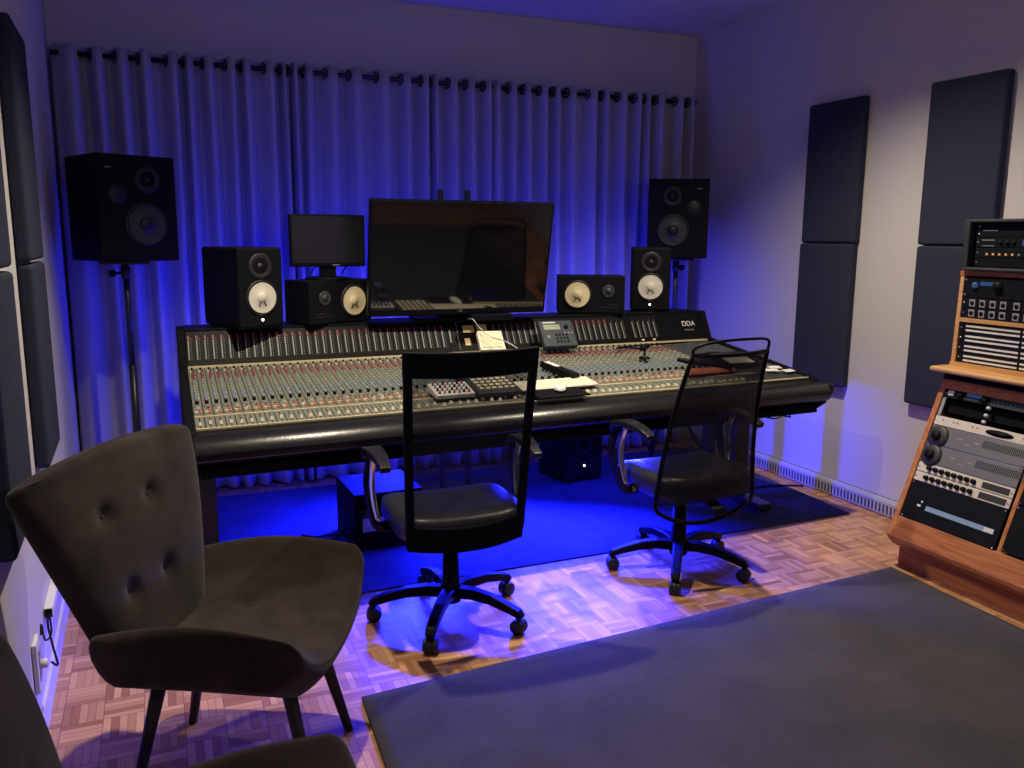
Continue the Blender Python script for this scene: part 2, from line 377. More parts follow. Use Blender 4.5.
# ------------------------------------------------------------------ acoustic panels
def panel_mesh(w, h, th):
    s = MB(); s.box((0, -w / 2, -h / 2), (th, w / 2, h / 2)); return s
def acoustic(x, y, z, w, h, th, ang, label, side, group):
    t = thing('acoustic_panel', (x, y, z - h / 2), ang, label, 'acoustic panel', group)
    s = MB(); s.box((-th if side > 0 else 0, -w / 2, 0), (0 if side > 0 else th, w / 2, h)); s.build('fabric_cover', 'acoustic', t, bevel=.014, seg=3)
    return t
g = 'acoustic panels on the right wall'
acoustic(XR - .002, 3.83, 1.873, .42, .79, .05, 0, 'upper dark blue fabric panel on the right wall, nearer the curtain', 1, g)
acoustic(XR - .002, 3.838, 1.065, .42, .815, .05, 0, 'lower dark blue fabric panel on the right wall, beside the console end', 1, g)
acoustic(XR - .002, 2.985, 1.868, .42, .79, .05, 0, 'upper dark blue fabric panel on the right wall, above the black road case', 1, g)
acoustic(XR - .002, 2.985, 1.060, .42, .815, .05, 0, 'lower dark blue fabric panel on the right wall, just behind the wooden rack', 1, g)
g = 'acoustic panels on the left wall'
la = math.atan(.0192)
for y, w, a, b in ((3.33, .42, 'upper dark fabric panel on the left wall, nearer the curtain', 'lower dark fabric panel on the left wall, nearer the curtain, cut by the armchair back'),
                (2.43, .42, 'upper dark fabric panel on the left wall, nearest the camera', 'lower dark fabric panel on the left wall, nearest the camera, beside the armchair back')):
    acoustic(xl(y) + .002, y, 1.79, w, .76, .045, la, a, -1, g)
    acoustic(xl(y) + .002, y, 1.06, w, .68, .045, la, b, -1, g)

# left wall raceway, outlet, cord
t = thing('cable_raceway', (xl(3.25) + .001, 3.25, .262), la, 'white plastic cable channel on the lower left wall behind the armchair', 'cable channel')
MB().box((0, -.27, -.012), (.028, .35, .022)).build('channel', 'white', t, bevel=.003)
MB().box((.003, -.2745, -.009), (.025, -.2705, .019)).build('open_end', 'blk', t)
t = thing('wall_outlet', (xl(2.68) + .001, 2.68, .16), la, 'white wall outlet box low on the left wall with a plug in it', 'outlet')
MB().box((0, -.045, 0), (.014, .045, .155)).build('cover_plate', 'white', t, bevel=.004)
s = MB(); s.box((.0145, -.022, .03), (.017, .022, .125)); s.build('socket_insert', 'steel', t, bevel=.002)
s = MB(); s.cyl((.017, 0, .075), (.034, 0, .075), .014); s.build('plug', 'white', t)
s = MB(); s.tube(smooth_path([(xl(2.7) + .046, 2.68, .235), (xl(2.7) + .055, 2.73, .20), (xl(2.8) + .04, 2.80, .225), (xl(2.9) + .02, 2.90, .255), (xl(2.97) + .014, 2.972, .266)]), .0035)
s.tube(smooth_path([(xl(2.7) + .022, 2.70, .318), (xl(2.75) + .02, 2.745, .33), (xl(2.8) + .02, 2.80, .255), (xl(2.9) + .03, 2.88, .24), (xl(2.97) + .018, 2.972, .270)]), .003)
cd = s.build('power_cord', 'blk', t); bpy.context.view_layer.update(); cd.matrix_parent_inverse = t.matrix_world.inverted()

# ------------------------------------------------------------------ mixing console
CON = thing('mixing_console', (1.6, 3.9, 0), 0, 'very wide black mixing console with grey channel strips, padded armrest and meter bridge', 'mixing console')
CO = Vector((1.6, 3.9, 0))
def CM(u, v, z):
    """u 0..1 along the desk, v metres back from the front trim, z height -> console-local"""
    Lp = Vector((.102 + .006 * v, 3.268 + v)); Rp = Vector((3.130 - .155 * v, 3.40 + .94 * v))
    p = Lp.lerp(Rp, u); return Vector((p.x, p.y, z)) - CO
def sz(v): return .78 + .12 * v / .77
class CMB(MB):
    pass
def cmb():
    s = MB(); s.T = lambda p: CM(p.x, p.y, p.z); return s
def prismU(s, prof, u0, u1, mi=0, smooth=False):
    return s.prism(prof, lambda p, a: (a, p[0], p[1]), u0, u1, mi, smooth)
# body
s = cmb(); prismU(s, [(-.03, .745), (-.06, .665), (-.03, .605), (.95, .62), (1.06, .70), (1.06, 1.055), (.86, 1.055), (.80, .885), (.0, .765)], 0, 1); s.build('body', 'blkmat', CON, bevel=.004)
# armrest
arm = [(0, .772), (-.03, .770), (-.075, .762), (-.11, .745), (-.13, .715), (-.125, .685), (-.10, .668), (-.03, .665), (0, .70)]
s = cmb(); prismU(s, arm, -.004, 1.012, 0, True); s.build('armrest', 'padded', CON, bevel=.006, seg=3)
s = cmb(); prismU(s, [(-.035, .655), (-.075, .65), (-.085, .61), (-.03, .598), (.0, .60), (0, .655)], .002, .998); s.build('lower_rail', 'blkmat', CON, bevel=.006)
# end cheeks
for u0, u1 in ((-.012, 0.0), (1.0, 1.012)):
    s = cmb(); prismU(s, [(-.04, .776), (-.10, .66), (-.02, .602), (.95, .615), (1.07, .70), (1.07, 1.065), (.845, 1.069), (.775, .915), (.0, .79)], u0, u1); s.build('end_cheek', 'blkmat', CON, bevel=.004)
s = cmb(); s.box((1.012, -.1, .69), (1.03, .55, .758)); s.build('side_bumper', 'padded', CON, bevel=.02, seg=3)
# trims
s = cmb(); s.box((.001, -.008, .779), (.999, .004, .785)); s.build('front_trim', 'beige', CON)
s = cmb(); s.hexa([(.001, .128, sz(.128)), (.999, .128, sz(.128)), (.999, .134, sz(.134)), (.001, .134, sz(.134))], [(.001, .128, sz(.128) + .004), (.999, .128, sz(.128) + .004), (.999, .134, sz(.134) + .004), (.001, .134, sz(.134) + .004)]); s.build('trim_strip', 'beige', CON)
s = cmb(); s.box((.001, .768, .897), (.999, .786, .909)); s.build('rear_trim', 'beige', CON)
# channel strips
PITCH = .0378; NCH = 80
def strip_kind(i):
    if i >= 70: return 'patch'
    if 31 <= i <= 39: return 'master'
    return 'ch'
small = MB(); small.T = lambda p: CM(p.x, p.y, p.z)
def knob(s, u, v, r, h, mi, n=7):
    z = sz(v); c = CM(u, v, z); T = s.T; s.T = None
    s.lathe([(r, 0), (r, h * .8), (r * .8, h), (0, h)], c, (0, -.155, 1), n, mi, True); s.T = T
def btn(s, u, v, w, l, h, mi):
    z = sz(v) + .001; c = CM(u, v, z); T = s.T; s.T = None
    s.box((c.x - w / 2, c.y - l / 2, c.z), (c.x + w / 2, c.y + l / 2, c.z + h), mi); s.T = T
SM = ['kred', 'kblue', 'kblk', 'kgrey', 'kcream', 'korange', 'kgrn']
big_knob_proto = None; fader_proto = None
bk = MB(); bk.lathe([(.0078, 0), (.0075, .012), (.006, .0145), (0, .0145)], (0, 0, 0), (0, -.155, 1), 10, 0); bk.box((-.001, -.0085, .0135), (.001, 0, .0162), 1)
bt = MB(); bt.box((-.006, -.007, 0), (.006, .007, .009))
fc = MB(); fc.hexa([(-.0065, -.011, 0), (.0065, -.011, 0), (.0065, .011, 0), (-.0065, .011, 0)], [(-.005, -.007, .012), (.005, -.007, .012), (.005, .007, .012), (-.005, .007, .012)]); fc.box((-.0053, -.001, .011), (.0053, .001, .0125), 1)
meshes = {}
du = 1 / NCH
for i in range(NCH):
    u0 = i * du + .0006; u1 = (i + 1) * du - .0006; uc = (u0 + u1) / 2; k = strip_kind(i)
    s = cmb()
    for a, b in ((.006, .127), (.135, .768)):
        s.hexa([(u0, a, sz(a) - .012), (u1, a, sz(a) - .012), (u1, b, sz(b) - .012), (u0, b, sz(b) - .012)], [(u0, a, sz(a)), (u1, a, sz(a)), (u1, b, sz(b)), (u0, b, sz(b))], 0)
    nm = 'channel_strip' if k == 'ch' else ('master_strip' if k == 'master' else 'patch_bay_strip')
    if k != 'patch':
        z = sz(.065); s.hexa([(uc - .0006, .012, sz(.012) + .0005), (uc + .0006, .012, sz(.012) + .0005), (uc + .0006, .12, sz(.12) + .0005), (uc - .0006, .12, sz(.12) + .0005)], [(uc - .0006, .012, sz(.012) + .0012), (uc + .0006, .012, sz(.012) + .0012), (uc + .0006, .12, sz(.12) + .0012), (uc - .0006, .12, sz(.12) + .0012)], 1)
    else:
        for q in range(22):
            v = .15 + q * .027
            for w in (-.25, .25):
                c = CM(uc + w * du, v, sz(v) + .001); T = s.T; s.T = None; s.lathe([(.0035, 0), (.0035, .001), (.0018, .001), (.0018, .0002)], c, (0, -.155, 1), 6, 2); s.T = T
    st = s.build(nm, ['plate' if k == 'ch' else ('plate' if k == 'master' else 'platedark'), 'blk', 'steel'], CON)
    if k == 'patch': 
        continue
    # children
    vf = .045 + random.choice((0, 0, 0, .004, .01, -.006)) if k == 'ch' else .04 + random.random() * .05
    def child(name, proto, mats, v, duo=0.):
        if name not in meshes: 
            o = proto.build(name, mats, st); meshes[name] = o.data
        else:
            o = bpy.data.objects.new(name, meshes[name]); COL.objects.link(o); o.parent = st
        o.location = CM(uc + duo, v, sz(v) + .001); return o
    child('fader_cap', fc, ['kcream', 'kblk'], vf)
    child('large_knob', bk, ['kblk', 'kcream'], .285 + random.uniform(-.002, .002), .0)
    child('push_button', bt, ['kcream'], .172, -.0022)
    # small controls
    btn(small, uc + .0025, .172, .010, .012, .007, 5)
    btn(small, uc + .001, .205, .010, .010, .006, 5 if random.random() < .6 else 4)
    btn(small, uc + .001, .228, .010, .006, .006, 0 if random.random() < .5 else 4)
    for v in (.325, .355, .385, .415): knob(small, uc - (.0006 if k == 'ch' else 0), v, .0062, .012, 1 if k == 'ch' else random.choice((0, 3, 2)))
    btn(small, uc + .0035, .34, .004, .006, .004, 4); btn(small, uc + .0035, .40, .004, .006, .004, 4)
    for v in (.455, .492, .53, .568): knob(small, uc - .0006, v, .0055, .011, 6 if v < .5 else 3); btn(small, uc - .0006, v + .016, .003, .005, .006, 4)
    for v in (.605, .637, .672): knob(small, uc + random.uniform(-.001, .001), v, .0060, .012, 0)
    btn(small, uc + .0025, .655, .005, .005, .006, 2)
    for v in (.70, .715): btn(small, uc - .002, v, .005, .006, .006, 4); btn(small, uc + .002, v, .005, .006, .006, 2)
    knob(small, uc, .742, .005, .01, 2)
    btn(small, uc - .004, .25, .004, .008, .003, 2)
o = small.build('small_knobs', SM, CON); o['kind'] = 'stuff'; o['label'] = 'rows of tiny red, blue, grey and olive control knobs and buttons'
# meter bridge
def bz(q): return (.775 + .075 * q, .912 + .145 * q)   # v,z on bridge face, q 0..1
s = cmb(); prismU(s, [(.770, .898), (.776, .912), (.851, 1.057), (.851, 1.069), (1.07, 1.069), (1.07, 1.05), (.9, 1.05), (.9, .898)], 0.0, 1.0); s.build('meter_bridge', 'blk', CON, bevel=.003)
skip = set([35, 36, 37, 38, 39, 40, 41]) | set([65]) | set(range(71, 80))
def bface(s, u0, u1, q0, q1, off0, off1, mi):
    nv, nz = -.888, .46
    def P(u, q, o): v, z = bz(q); return (u, v + nv * o, z + nz * o)
    s.hexa([P(u0, q0, off0), P(u1, q0, off0), P(u1, q1, off0), P(u0, q1, off0)], [P(u0, q0, off1), P(u1, q0, off1), P(u1, q1, off1), P(u0, q1, off1)], mi)
for i in range(NCH):
    if i in skip: continue
    uc = (i + .5) * du; s = cmb()
    bface(s, uc - .0050, uc + .0050, .10, .93, -.001, .0015, 0)
    bface(s, uc - .0030, uc - .0012, .16, .74, .0015, .003, 1)
    if i < 62: bface(s, uc - .0034, uc - .0002, .76, .88, .0015, .003, 2)
    for k in range(9): bface(s, uc + .001, uc + .0026, .18 + k * .075, .195 + k * .075, .0015, .0022, 3)
    s.build('level_meter', ['kblk', 'meter', 'meterred', 'kgrey'], CON)
s = cmb(); bface(s, .4580, .4586, .02, .99, 0, .003, 0); s.build('divider', 'kgrey', CON)
for u0, u1, q0, q1 in ((.475, .497, .62, .86), (.502, .522, .66, .88), (.475, .485, .18, .42)):
    s = cmb(); bface(s, u0 - .005, u1 - .005, q0, q1, .0002, .003, 0); s.build('scribble_label', 'label', CON)
s = cmb(); bface(s, .440, .452, .2, .85, .0, .003, 0); bface(s, .442, .4445, .3, .75, .003, .004, 1); s.build('phase_meter', ['kblk', 'kgrey'], CON)
for u in (.842, .868):
    s = cmb(); bface(s, u, u + .006, .03, .08, .0, .004, 0); s.build('bridge_lamp', 'kcream', CON)
tilt = math.atan2(.145, .075)
v_, z_ = bz(.58); lp = CM(.962, v_, z_) + Vector((0, -.006, .003))
text('DDA', .044, 'logo', 'white', CON, lp, (tilt, 0, R(2.3)))
s = cmb()
for k in range(9): bface(s, .951 + k * .0026, .9525 + k * .0026, .33, .38, .0003, .0016, 0)
s.build('logo_underline', 'kgrey', CON)
# legs
for u, nm in ((.012, 'l'), (.992, 'r')):
    for_x = CM(u, .42, 0).x
    s = MB(); c = CM(u, .45, 0); s.box((c.x - .045, c.y - .04, .05), (c.x + .045, c.y + .04, .64)); s.build('leg', 'metalblk', CON, bevel=.004)
    s = MB(); s.box((c.x - .045, c.y - .27, .012), (c.x + .045, c.y + .38, .052)); s.build('foot', 'metalblk', CON, bevel=.008)
    s = MB(); s.box((c.x - .03, c.y + .25, .05), (c.x + .03, c.y + .31, .64)); s.build('leg', 'metalblk', CON, bevel=.004)
s = MB(); a = CM(.012, .75, 0); b = CM(.972, .75, 0); s.hexa([(a.x, a.y, .5), (b.x, b.y, .5), (b.x, b.y + .03, .5), (a.x, a.y + .03, .5)], [(a.x, a.y, .60), (b.x, b.y, .60), (b.x, b.y + .03, .60), (a.x, a.y + .03, .60)]); s.build('rear_crossbar', 'metalblk', CON)
s = MB(); p = [CM(.93, .0, .60), CM(.955, -.02, .585), CM(.985, .06, .565), CM(1.01, .15, .59), CM(1.018, .2, .66)]; s.tube(smooth_path(p), .004); p = [CM(.90, .02, .60), CM(.94, .03, .57), CM(.975, .09, .575), CM(.99, .2, .61)]; s.tube(smooth_path(p), .004)
tag(s.build('loose_cable', 'blk'), 'loose black cable drooping under the right end of the console', 'cable'); bpy.data.objects['loose_cable'].location = CO

# ------------------------------------------------------------------ things on the console
def on(u, v, h=0): return CM(u, v, sz(v) + .017 + h) + CO
tl = math.atan(.156)
def tilted(name, loc, rz, label, cat, extra=tl, group=None):
    t = thing(name, loc, rz, label, cat, group); t.rotation_euler = (extra, 0, rz); return t
# keyboard
p = on(.525, .145); t = tilted('computer_keyboard', p, R(4), 'flat white computer keyboard lying across the faders right of the left chair back', 'keyboard')
MB().box((-.215, -.06, 0), (.215, .06, .008)).build('case', 'white', t, bevel=.003)
s = MB()
for r_ in range(6):
    for c_ in range(20):
        x = -.206 + c_ * .0207; y = -.054 + r_ * .0182; s.box((x, y, .008), (x + .0182, y + .0155, .0105))
s.build('keys', 'paper', t)
# mouse pad + mouse
p = on(.511, .035); t = tilted('mouse_pad', p + Vector((0, 0, .004)), R(3), 'dark pad lying on the front faders beside the white keyboard', 'mouse pad', extra=R(5))
MB().box((-.13, -.085, -.004), (.13, .075, .004)).build('pad', 'blkmat', t, bevel=.003)
p = on(.518, .045, .012); t = tilted('computer_mouse', p, R(70), 'small white computer mouse on the dark pad', 'mouse', extra=0)
s = MB()
def mouse_f(u, v):
    a = u * 2 * PI; r_ = math.sin(v * PI / 2); return (.052 * math.cos(a) * r_, .028 * math.sin(a) * r_, .018 * math.cos(v * PI / 2) ** .6 + .001)
s.grid(mouse_f, 20, 8); s.build('shell', 'white', t)
# black stick (remote)
a = on(.558, .41); b = on(.573, .20); d = b - a
t = thing('remote_control', a.lerp(b, .5), math.atan2(d.y, d.x), 'long black remote with a white top strip lying diagonally across the knobs', 'remote'); t.rotation_euler[1] = math.asin(-d.z / d.length)
MB().box((-.12, -.024, 0), (.12, .024, .03)).build('case', 'blk', t, bevel=.004)
MB().box((-.10, -.014, .0302), (-.01, .014, .032)).build('label_strip', 'white', t)
# small colourful box on the faders (seen through the mesh)
p = on(.354, .13); t = tilted('effects_unit', p, R(2), 'small pale control unit covered in coloured knobs, lying on faders behind the left chair', 'controller')
MB().hexa([(-.09, -.06, 0), (.09, -.06, 0), (.09, .07, 0), (-.09, .07, 0)], [(-.09, -.06, .018), (.09, -.06, .018), (.09, .07, .03), (-.09, .07, .03)]).build('case', 'white', t, bevel=.003)
s = MB()
for i in range(7):
    for j in range(4): s.lathe([(.006, 0), (.005, .012), (0, .012)], (-.07 + i * .0225, -.042 + j * .03, .018 + .012 * (j * .03 + .018) / .13), (0, 0, 1), 8, (i * 2 + j) % 3)
s.build('knobs', ['kred', 'kblk', 'kblue'], t)
# master controller
p = on(.418, .27); t = tilted('automation_controller', p, R(2), 'black angled controller with buttons and small screens set over the centre of the console', 'controller')
s = MB(); s.hexa([(-.09, -.22, 0), (.12, -.22, 0), (.12, .27, 0), (-.09, .27, 0)], [(-.09, -.22, .02), (.12, -.22, .02), (.12, .27, .05), (-.09, .27, .05)]); s.build('case', 'platedark', t, bevel=.004)
s = MB()
for i in range(6):
    for j in range(7): s.box((-.07 + i * .03, -.19 + j * .035, .02), (-.052 + i * .03, -.168 + j * .035, .030 + j * .0022), (i + j) % 3 and 0 or 1)
s.build('buttons', ['kgrey', 'kcream'], t)
s = MB(); s.box((-.06, .08, .040), (.0, .15, .0475)); s.box((.03, .08, .040), (.09, .15, .0475)); s.build('display', 'lcd', t)
s = MB(); s.box((-.06, .18, .045), (.09, .25, .056)); s.build('hood', 'blk', t, bevel=.004)
# grey remote unit leaning at the bridge
t = thing('tape_remote', (1.965, 3.995, .915), R(-1), 'dark grey remote unit with a small display and knob leaning on the meter bridge', 'remote unit'); t.rotation_euler = (R(50), 0, R(-1))
MB().box((-.098, -.01, 0), (.098, .155, .035)).build('case', 'teal', t, bevel=.006)
MB().box((-.075, .095, .0352), (.02, .128, .037)).build('display', 'lcd', t)
MB().box((-.075, .138, .0352), (0, .145, .0365)).build('name_strip', 'white', t)
MB().lathe([(.012, 0), (.011, .012), (0, .012)], (.055, .11, .035), (0, 0, 1), 14).build('jog_knob', 'kblk', t)
s = MB()
for i in range(4):
    for j in range(3): s.box((-.02 + i * .02, .012 + j * .022, .035), (-.008 + i * .02, .026 + j * .022, .038))
for i in range(3): s.box((.035 + i * .02, .07, .035), (.045 + i * .02, .076, .037), 1)
s.build('buttons', ['kblk', 'kgrey'], t)
MB().lathe([(.011, 0), (.011, .002), (0, .002)], (-.06, .05, .035), (0, 0, 1), 14).build('dial', 'kgrey', t)
# cream notebook box
t = thing('cream_box', (1.56, 3.965, .945), R(-6), 'open cream coloured box leaning on the meter bridge behind the left chair', 'box'); t.rotation_euler = (R(38), 0, R(-8))
s = MB(); s.box((-.065, -.05, 0), (.065, .085, .03)); s.build('box_body', 'paper', t, bevel=.003)
s = MB(); s.box((-.05, -.035, .0302), (.055, .072, .034)); s.build('cover_sheet', 'cream', t)
s = MB(); s.tube(smooth_path([(1.46, 4.03, 1.082), (1.47, 3.985, 1.085), (1.50, 3.965, 1.04), (1.545, 3.92, 1.0), (1.59, 3.85, .985), (1.64, 3.80, .95), (1.66, 3.78, .92)]), .0028)
tag(s.build('light_cable', 'steel'), 'thin pale cable hanging over the cream box from the television', 'cable')
# mic-like gadget and headphones cable, at right of console
t = thing('talkback_microphone', on(.765, .44), R(20), 'small dark desk microphone on a stubby foot among the knobs, left of the right chair', 'microphone')
s = MB(); s.lathe([(0, 0), (.03, 0), (.03, .008), (.006, .014), (.006, .05)], n=14); s.build('foot', 'blk', t)
MB().cyl((-.03, 0, .055), (.03, 0, .068), .014, .012).build('capsule', 'blk', t)
s = MB(); a = on(.765, .44); s.tube(smooth_path([a + Vector((-.03, 0, .055)), a + Vector((-.09, .03, .06)), a + Vector((-.10, .12, .045)), a + Vector((.0, .2, .04)), a + Vector((.20, .23, .04)), a + Vector((.42, .22, .045))]), .005)
tag(s.build('microphone_cable', 'blk'), 'black cable looping from the small desk microphone towards the bridge', 'cable')
p = on(.93, .30); t = tilted('clipboard', p, R(-8), 'dark flat case with pale papers lying on the patch bay behind the right chair', 'clipboard')
MB().box((-.11, -.10, 0), (.11, .14, .012)).build('board', 'blk', t, bevel=.003); MB().box((-.08, -.08, .0122), (.07, .10, .016)).build('sheet', 'paper', t)
p = on(.835, .15); t = tilted('red_cloth_case', p, R(5), 'long low orange red pouch lying on the faders, seen through the right chair mesh', 'pouch')
MB().hexa([(-.17, -.025, 0), (.15, -.025, 0), (.15, .03, 0), (-.17, .03, 0)], [(-.16, -.015, .022), (.14, -.015, .016), (.14, .02, .016), (-.16, .02, .026)]).build('pouch_body', 'korange', t, bevel=.006)
s = MB(); s.tube(smooth_path([on(.80, .30, .03), on(.82, .22, .03), on(.845, .17, .03), on(.87, .13, .02)]), .012)
tag(s.build('black_handset', 'blk'), 'black curved handset resting above the orange pouch, behind the right chair mesh', 'handset')
for k, (u, v) in enumerate(((.955, .12), (.975, .16), (.985, .09))):
    p = on(u, v, -.004); t = tilted('note_card', p, R(-20 + 15 * k), ['white note card at the right console end, nearest the bridge', 'white note card at the right console end, farthest right', 'white note card at the right console end, nearest the armrest'][[0, 1, 2][k]], 'card', group='note cards at the right console end')
    MB().box((-.035, -.02, 0), (.035, .02, .003)).build('sheet', 'white', t)

# ------------------------------------------------------------------ loudspeakers
def cone_driver(t, c, r, mat_cone, vert, name='woofer', mark=False):
    """driver on the front face y=c.y facing -y"""
    o = Vector(c); A = (0, -1, 0)
    ring = MB().lathe([(r * 1.22, 0), (r * 1.22, .004), (r * 1.15, .007), (r * 1.05, .006), (r * 1.02, 0)], o, A, 36).build(name, 'rubber', t)
    MB().lathe([(r * 1.04, .0075), (r * 1.0, .0075), (r * .36, .0015), (r * .36, .0015), (r * .33, .004), (r * .18, .009), (0, .0105)], o, A, 36).build('cone', mat_cone, ring)
    if mat_cone == 'conegrey': MB().lathe([(r * .40, .002), (r * .36, .009), (r * .2, .014), (0, .016)], o, A, 28).build('dust_cap', 'rubber', ring)
    if mark:
        s = MB()
        for dx in (-.10, .10): s.tube([o + Vector((dx * r * 1.4, -.0065, -.30 * r)), o + Vector((dx * r * 2.8, -.0062, -.56 * r))], .0022, 5)
        s.build('cone_shade_mark', 'kblk', ring)  # dark prongs paint the reflected shading below the dust cap onto the cone
    return ring
def studio_monitor(loc, rz, label):
    w, h, d = .228, .374, .34
    t = thing('studio_monitor', loc, rz, label, 'speaker', 'upright white-cone monitors on the meter bridge')
    MB().box((-w / 2, 0, .004), (w / 2, d, h)).build('cabinet', 'cabinet', t, bevel=.012, seg=3)
    cone_driver(t, (0, -.0005, .143), .068, 'conewhite', True, mark=True)
    tw = MB().lathe([(.060, 0), (.058, .004), (.045, .002), (.022, -.006), (.016, -.006), (.013, .002), (0, .005)], (0, -.0005, .288), (0, -1, 0), 28).build('tweeter', 'baffle', t)
    MB().lathe([(.005, 0), (.005, .002), (0, .002)], (.0, -.0006, .040), (0, -1, 0), 10).build('power_light', 'led', t)
    MB().box((-w / 2 + .02, .02, 0), (w / 2 - .02, d - .02, .004)).build('base_pad', 'rubber', t)
    return t
studio_monitor((.448, 4.045, 1.0705), R(24), 'upright black monitor with white cone at the left end of the bridge')
studio_monitor((2.679, 4.25, 1.0705), R(-30), 'upright black monitor with white cone at the right of the bridge, by the tall stand')
def nearfield(loc, rz, label, flip, yam=True):
    w, h, d = .382, .213, .20
    t = thing('nearfield_speaker', loc, rz, label, 'speaker', 'sideways cream-cone speakers on the meter bridge')
    MB().box((-w / 2, 0, .003), (w / 2, d, h)).build('cabinet', 'cabinet', t, bevel=.004)
    MB().box((-w / 2 + .02, .02, 0), (w / 2 - .02, d - .02, .003)).build('base_pad', 'rubber', t)
    s_ = -1 if flip else 1
    cone_driver(t, (s_ * .078, -.0005, .108), .068, 'coneyel', False, mark=True)
    MB().lathe([(.036, 0), (.034, .004), (.028, .003), (.018, .001), (.016, .004), (0, .008)], (-s_ * .098, -.0005, .128), (0, -1, 0), 28).build('tweeter', 'conegrey', t)
    text('YAMAHA', .013, 'name_plate', 'conegrey', t, (-s_ * .125, -.001, .050), (PI / 2, 0, 0))
    s = MB(); s.box((-s_ * .098 - .06, -.0012, .036), (-s_ * .098 + .06, 0, .038)); s.build('trim_line', 'conegrey', t)
    return t
nearfield((.841, 4.168, 1.0705), R(26.5), 'sideways black speaker with cream cone under the small monitor', False)
nearfield((2.273, 4.226, 1.0705), R(-24), 'sideways black speaker with cream cone, right of the television', True)

# small monitor on the nearfield
t = thing('small_monitor', (.80, 4.27, 1.2845), R(3), 'small black computer monitor standing on the sideways left speaker', 'monitor')
MB().box((-.188, -.018, .062), (.188, .018, .318)).build('bezel', 'blk', t, bevel=.005)
MB().box((-.176, -.0195, .080), (.176, -.018, .308)).build('screen', 'matscreen', t)
MB().box((.02, -.0195, .068), (.055, -.0182, .073)).build('maker_mark', 'kgrey', t)
MB().box((-.04, -.005, .008), (.04, .03, .10)).build('neck', 'blk', t, bevel=.006)
MB().lathe([(0, 0), (.115, 0), (.115, .006), (.09, .012), (0, .014)], n=32).build('stand_base', 'blk', t)
s = MB(); s.tube(smooth_path([(-.10, -.03, .001), (-.085, .005, .03), (-.05, .03, .07), (-.04, .028, .10)]), .003); s.tube(smooth_path([(.07, .01, .02), (.09, .02, .05), (.13, .03, .08)]), .003); s.build('cables', 'blk', t)

# television
t = thing('television', (1.43, 4.09, 1.0705), 0, 'large black television tilted slightly forward in the middle of the meter bridge', 'television')
TT = math.radians(11.5)
def tvm(): 
    s = MB(); s.T = lambda p: Vector((p.x, -p.z * math.sin(TT) + p.y * math.cos(TT), p.z * math.cos(TT) + p.y * math.sin(TT) + .036)); return s
s = tvm(); s.box((-.478, -.016, 0), (.478, .03, .575)); s.build('bezel', 'blk', t, bevel=.005)
s = tvm(); s.box((-.466, -.0168, .032), (.466, -.0158, .566)); s.build('screen', 'gloss', t)
s = tvm(); s.hexa([(-.35, .03, .05), (.35, .03, .05), (.3, .075, .1), (-.3, .075, .1)], [(-.35, .03, .5), (.35, .03, .5), (.3, .075, .42), (-.3, .075, .42)]); s.build('rear_housing', 'blkmat', t)
o = text('LG', .018, 'maker_logo', 'kgrey', t, (-.0, -.0, .0), (PI / 2 , 0, 0)); o.location = (.0, -.0205, .054); o.location = (.0, -.0225, .054); o.rotation_euler = (PI / 2 + TT, 0, 0)
s = MB(); s.box((-.20, .06, 0), (.20, .24, .012)); s.hexa([(-.07, .10, .01), (.07, .10, .01), (.07, .15, .01), (-.07, .15, .01)], [(-.07, .03, .11), (.07, .03, .11), (.07, .08, .13), (-.07, .08, .13)]); s.build('stand', 'blk', t, bevel=.003)
s = MB(); s.box((.05, -.055, -.0005), (.28, .05, .032)); s.build('support_wedge', 'blk', t, bevel=.003)
# two posts behind the television
t = thing('monitor_pole_stand', (1.57, 4.55, 0), 0, 'black twin pole stand whose two tips stick up behind the television', 'stand')
for x in (-.085, .075): MB().box((x - .015, -.012, .02), (x + .015, .012, 1.755)).build('pole', 'metalblk', t, bevel=.003)
MB().box((-.25, -.18, .008), (.25, .18, .025)).build('base_plate', 'metalblk', t, bevel=.004); MB().box((-.10, -.02, 1.2), (.09, .02, 1.28)).build('crossbar', 'metalblk', t)

# big speakers on stands
def big_speaker(loc, rz, label, flip):
    w, h, d = .375, .495, .36
    t = thing('large_speaker', loc, rz, label, 'speaker', 'big three way speakers on stands')
    MB().box((-w / 2, -.17, 0), (w / 2, d - .17, h)).build('cabinet', 'cabinet', t, bevel=.008, seg=2)
    y = -.1705; s_ = -1 if flip else 1
    cone_driver(t, (s_ * .03 if not flip else -.03, y, .175), .084, 'conegrey', True)
    m_ = MB().lathe([(.062, 0), (.060, .004), (.045, .002), (.02, -.006), (0, .006)], (s_ * .05 if not flip else -.04, y, .385), (0, -1, 0), 28).build('midrange', 'rubber', t)
    MB().lathe([(.045, 0), (.043, .003), (.018, .0), (0, .006)], (-s_ * .095, y, .315), (0, -1, 0), 24).build('tweeter', 'rubber', t)
    MB().box((-s_ * .13 - .02, y - .001, .43), (-s_ * .13 + .012, y + .001, .436)).build('badge', 'kgrey', t)
    return t
big_speaker((-.125, 4.60, 1.372), R(25), 'large black three way speaker on a stand, beside the left wall', False)
big_speaker((3.165, 4.72, 1.372), R(-33), 'large black three way speaker on a stand in the right corner', True)
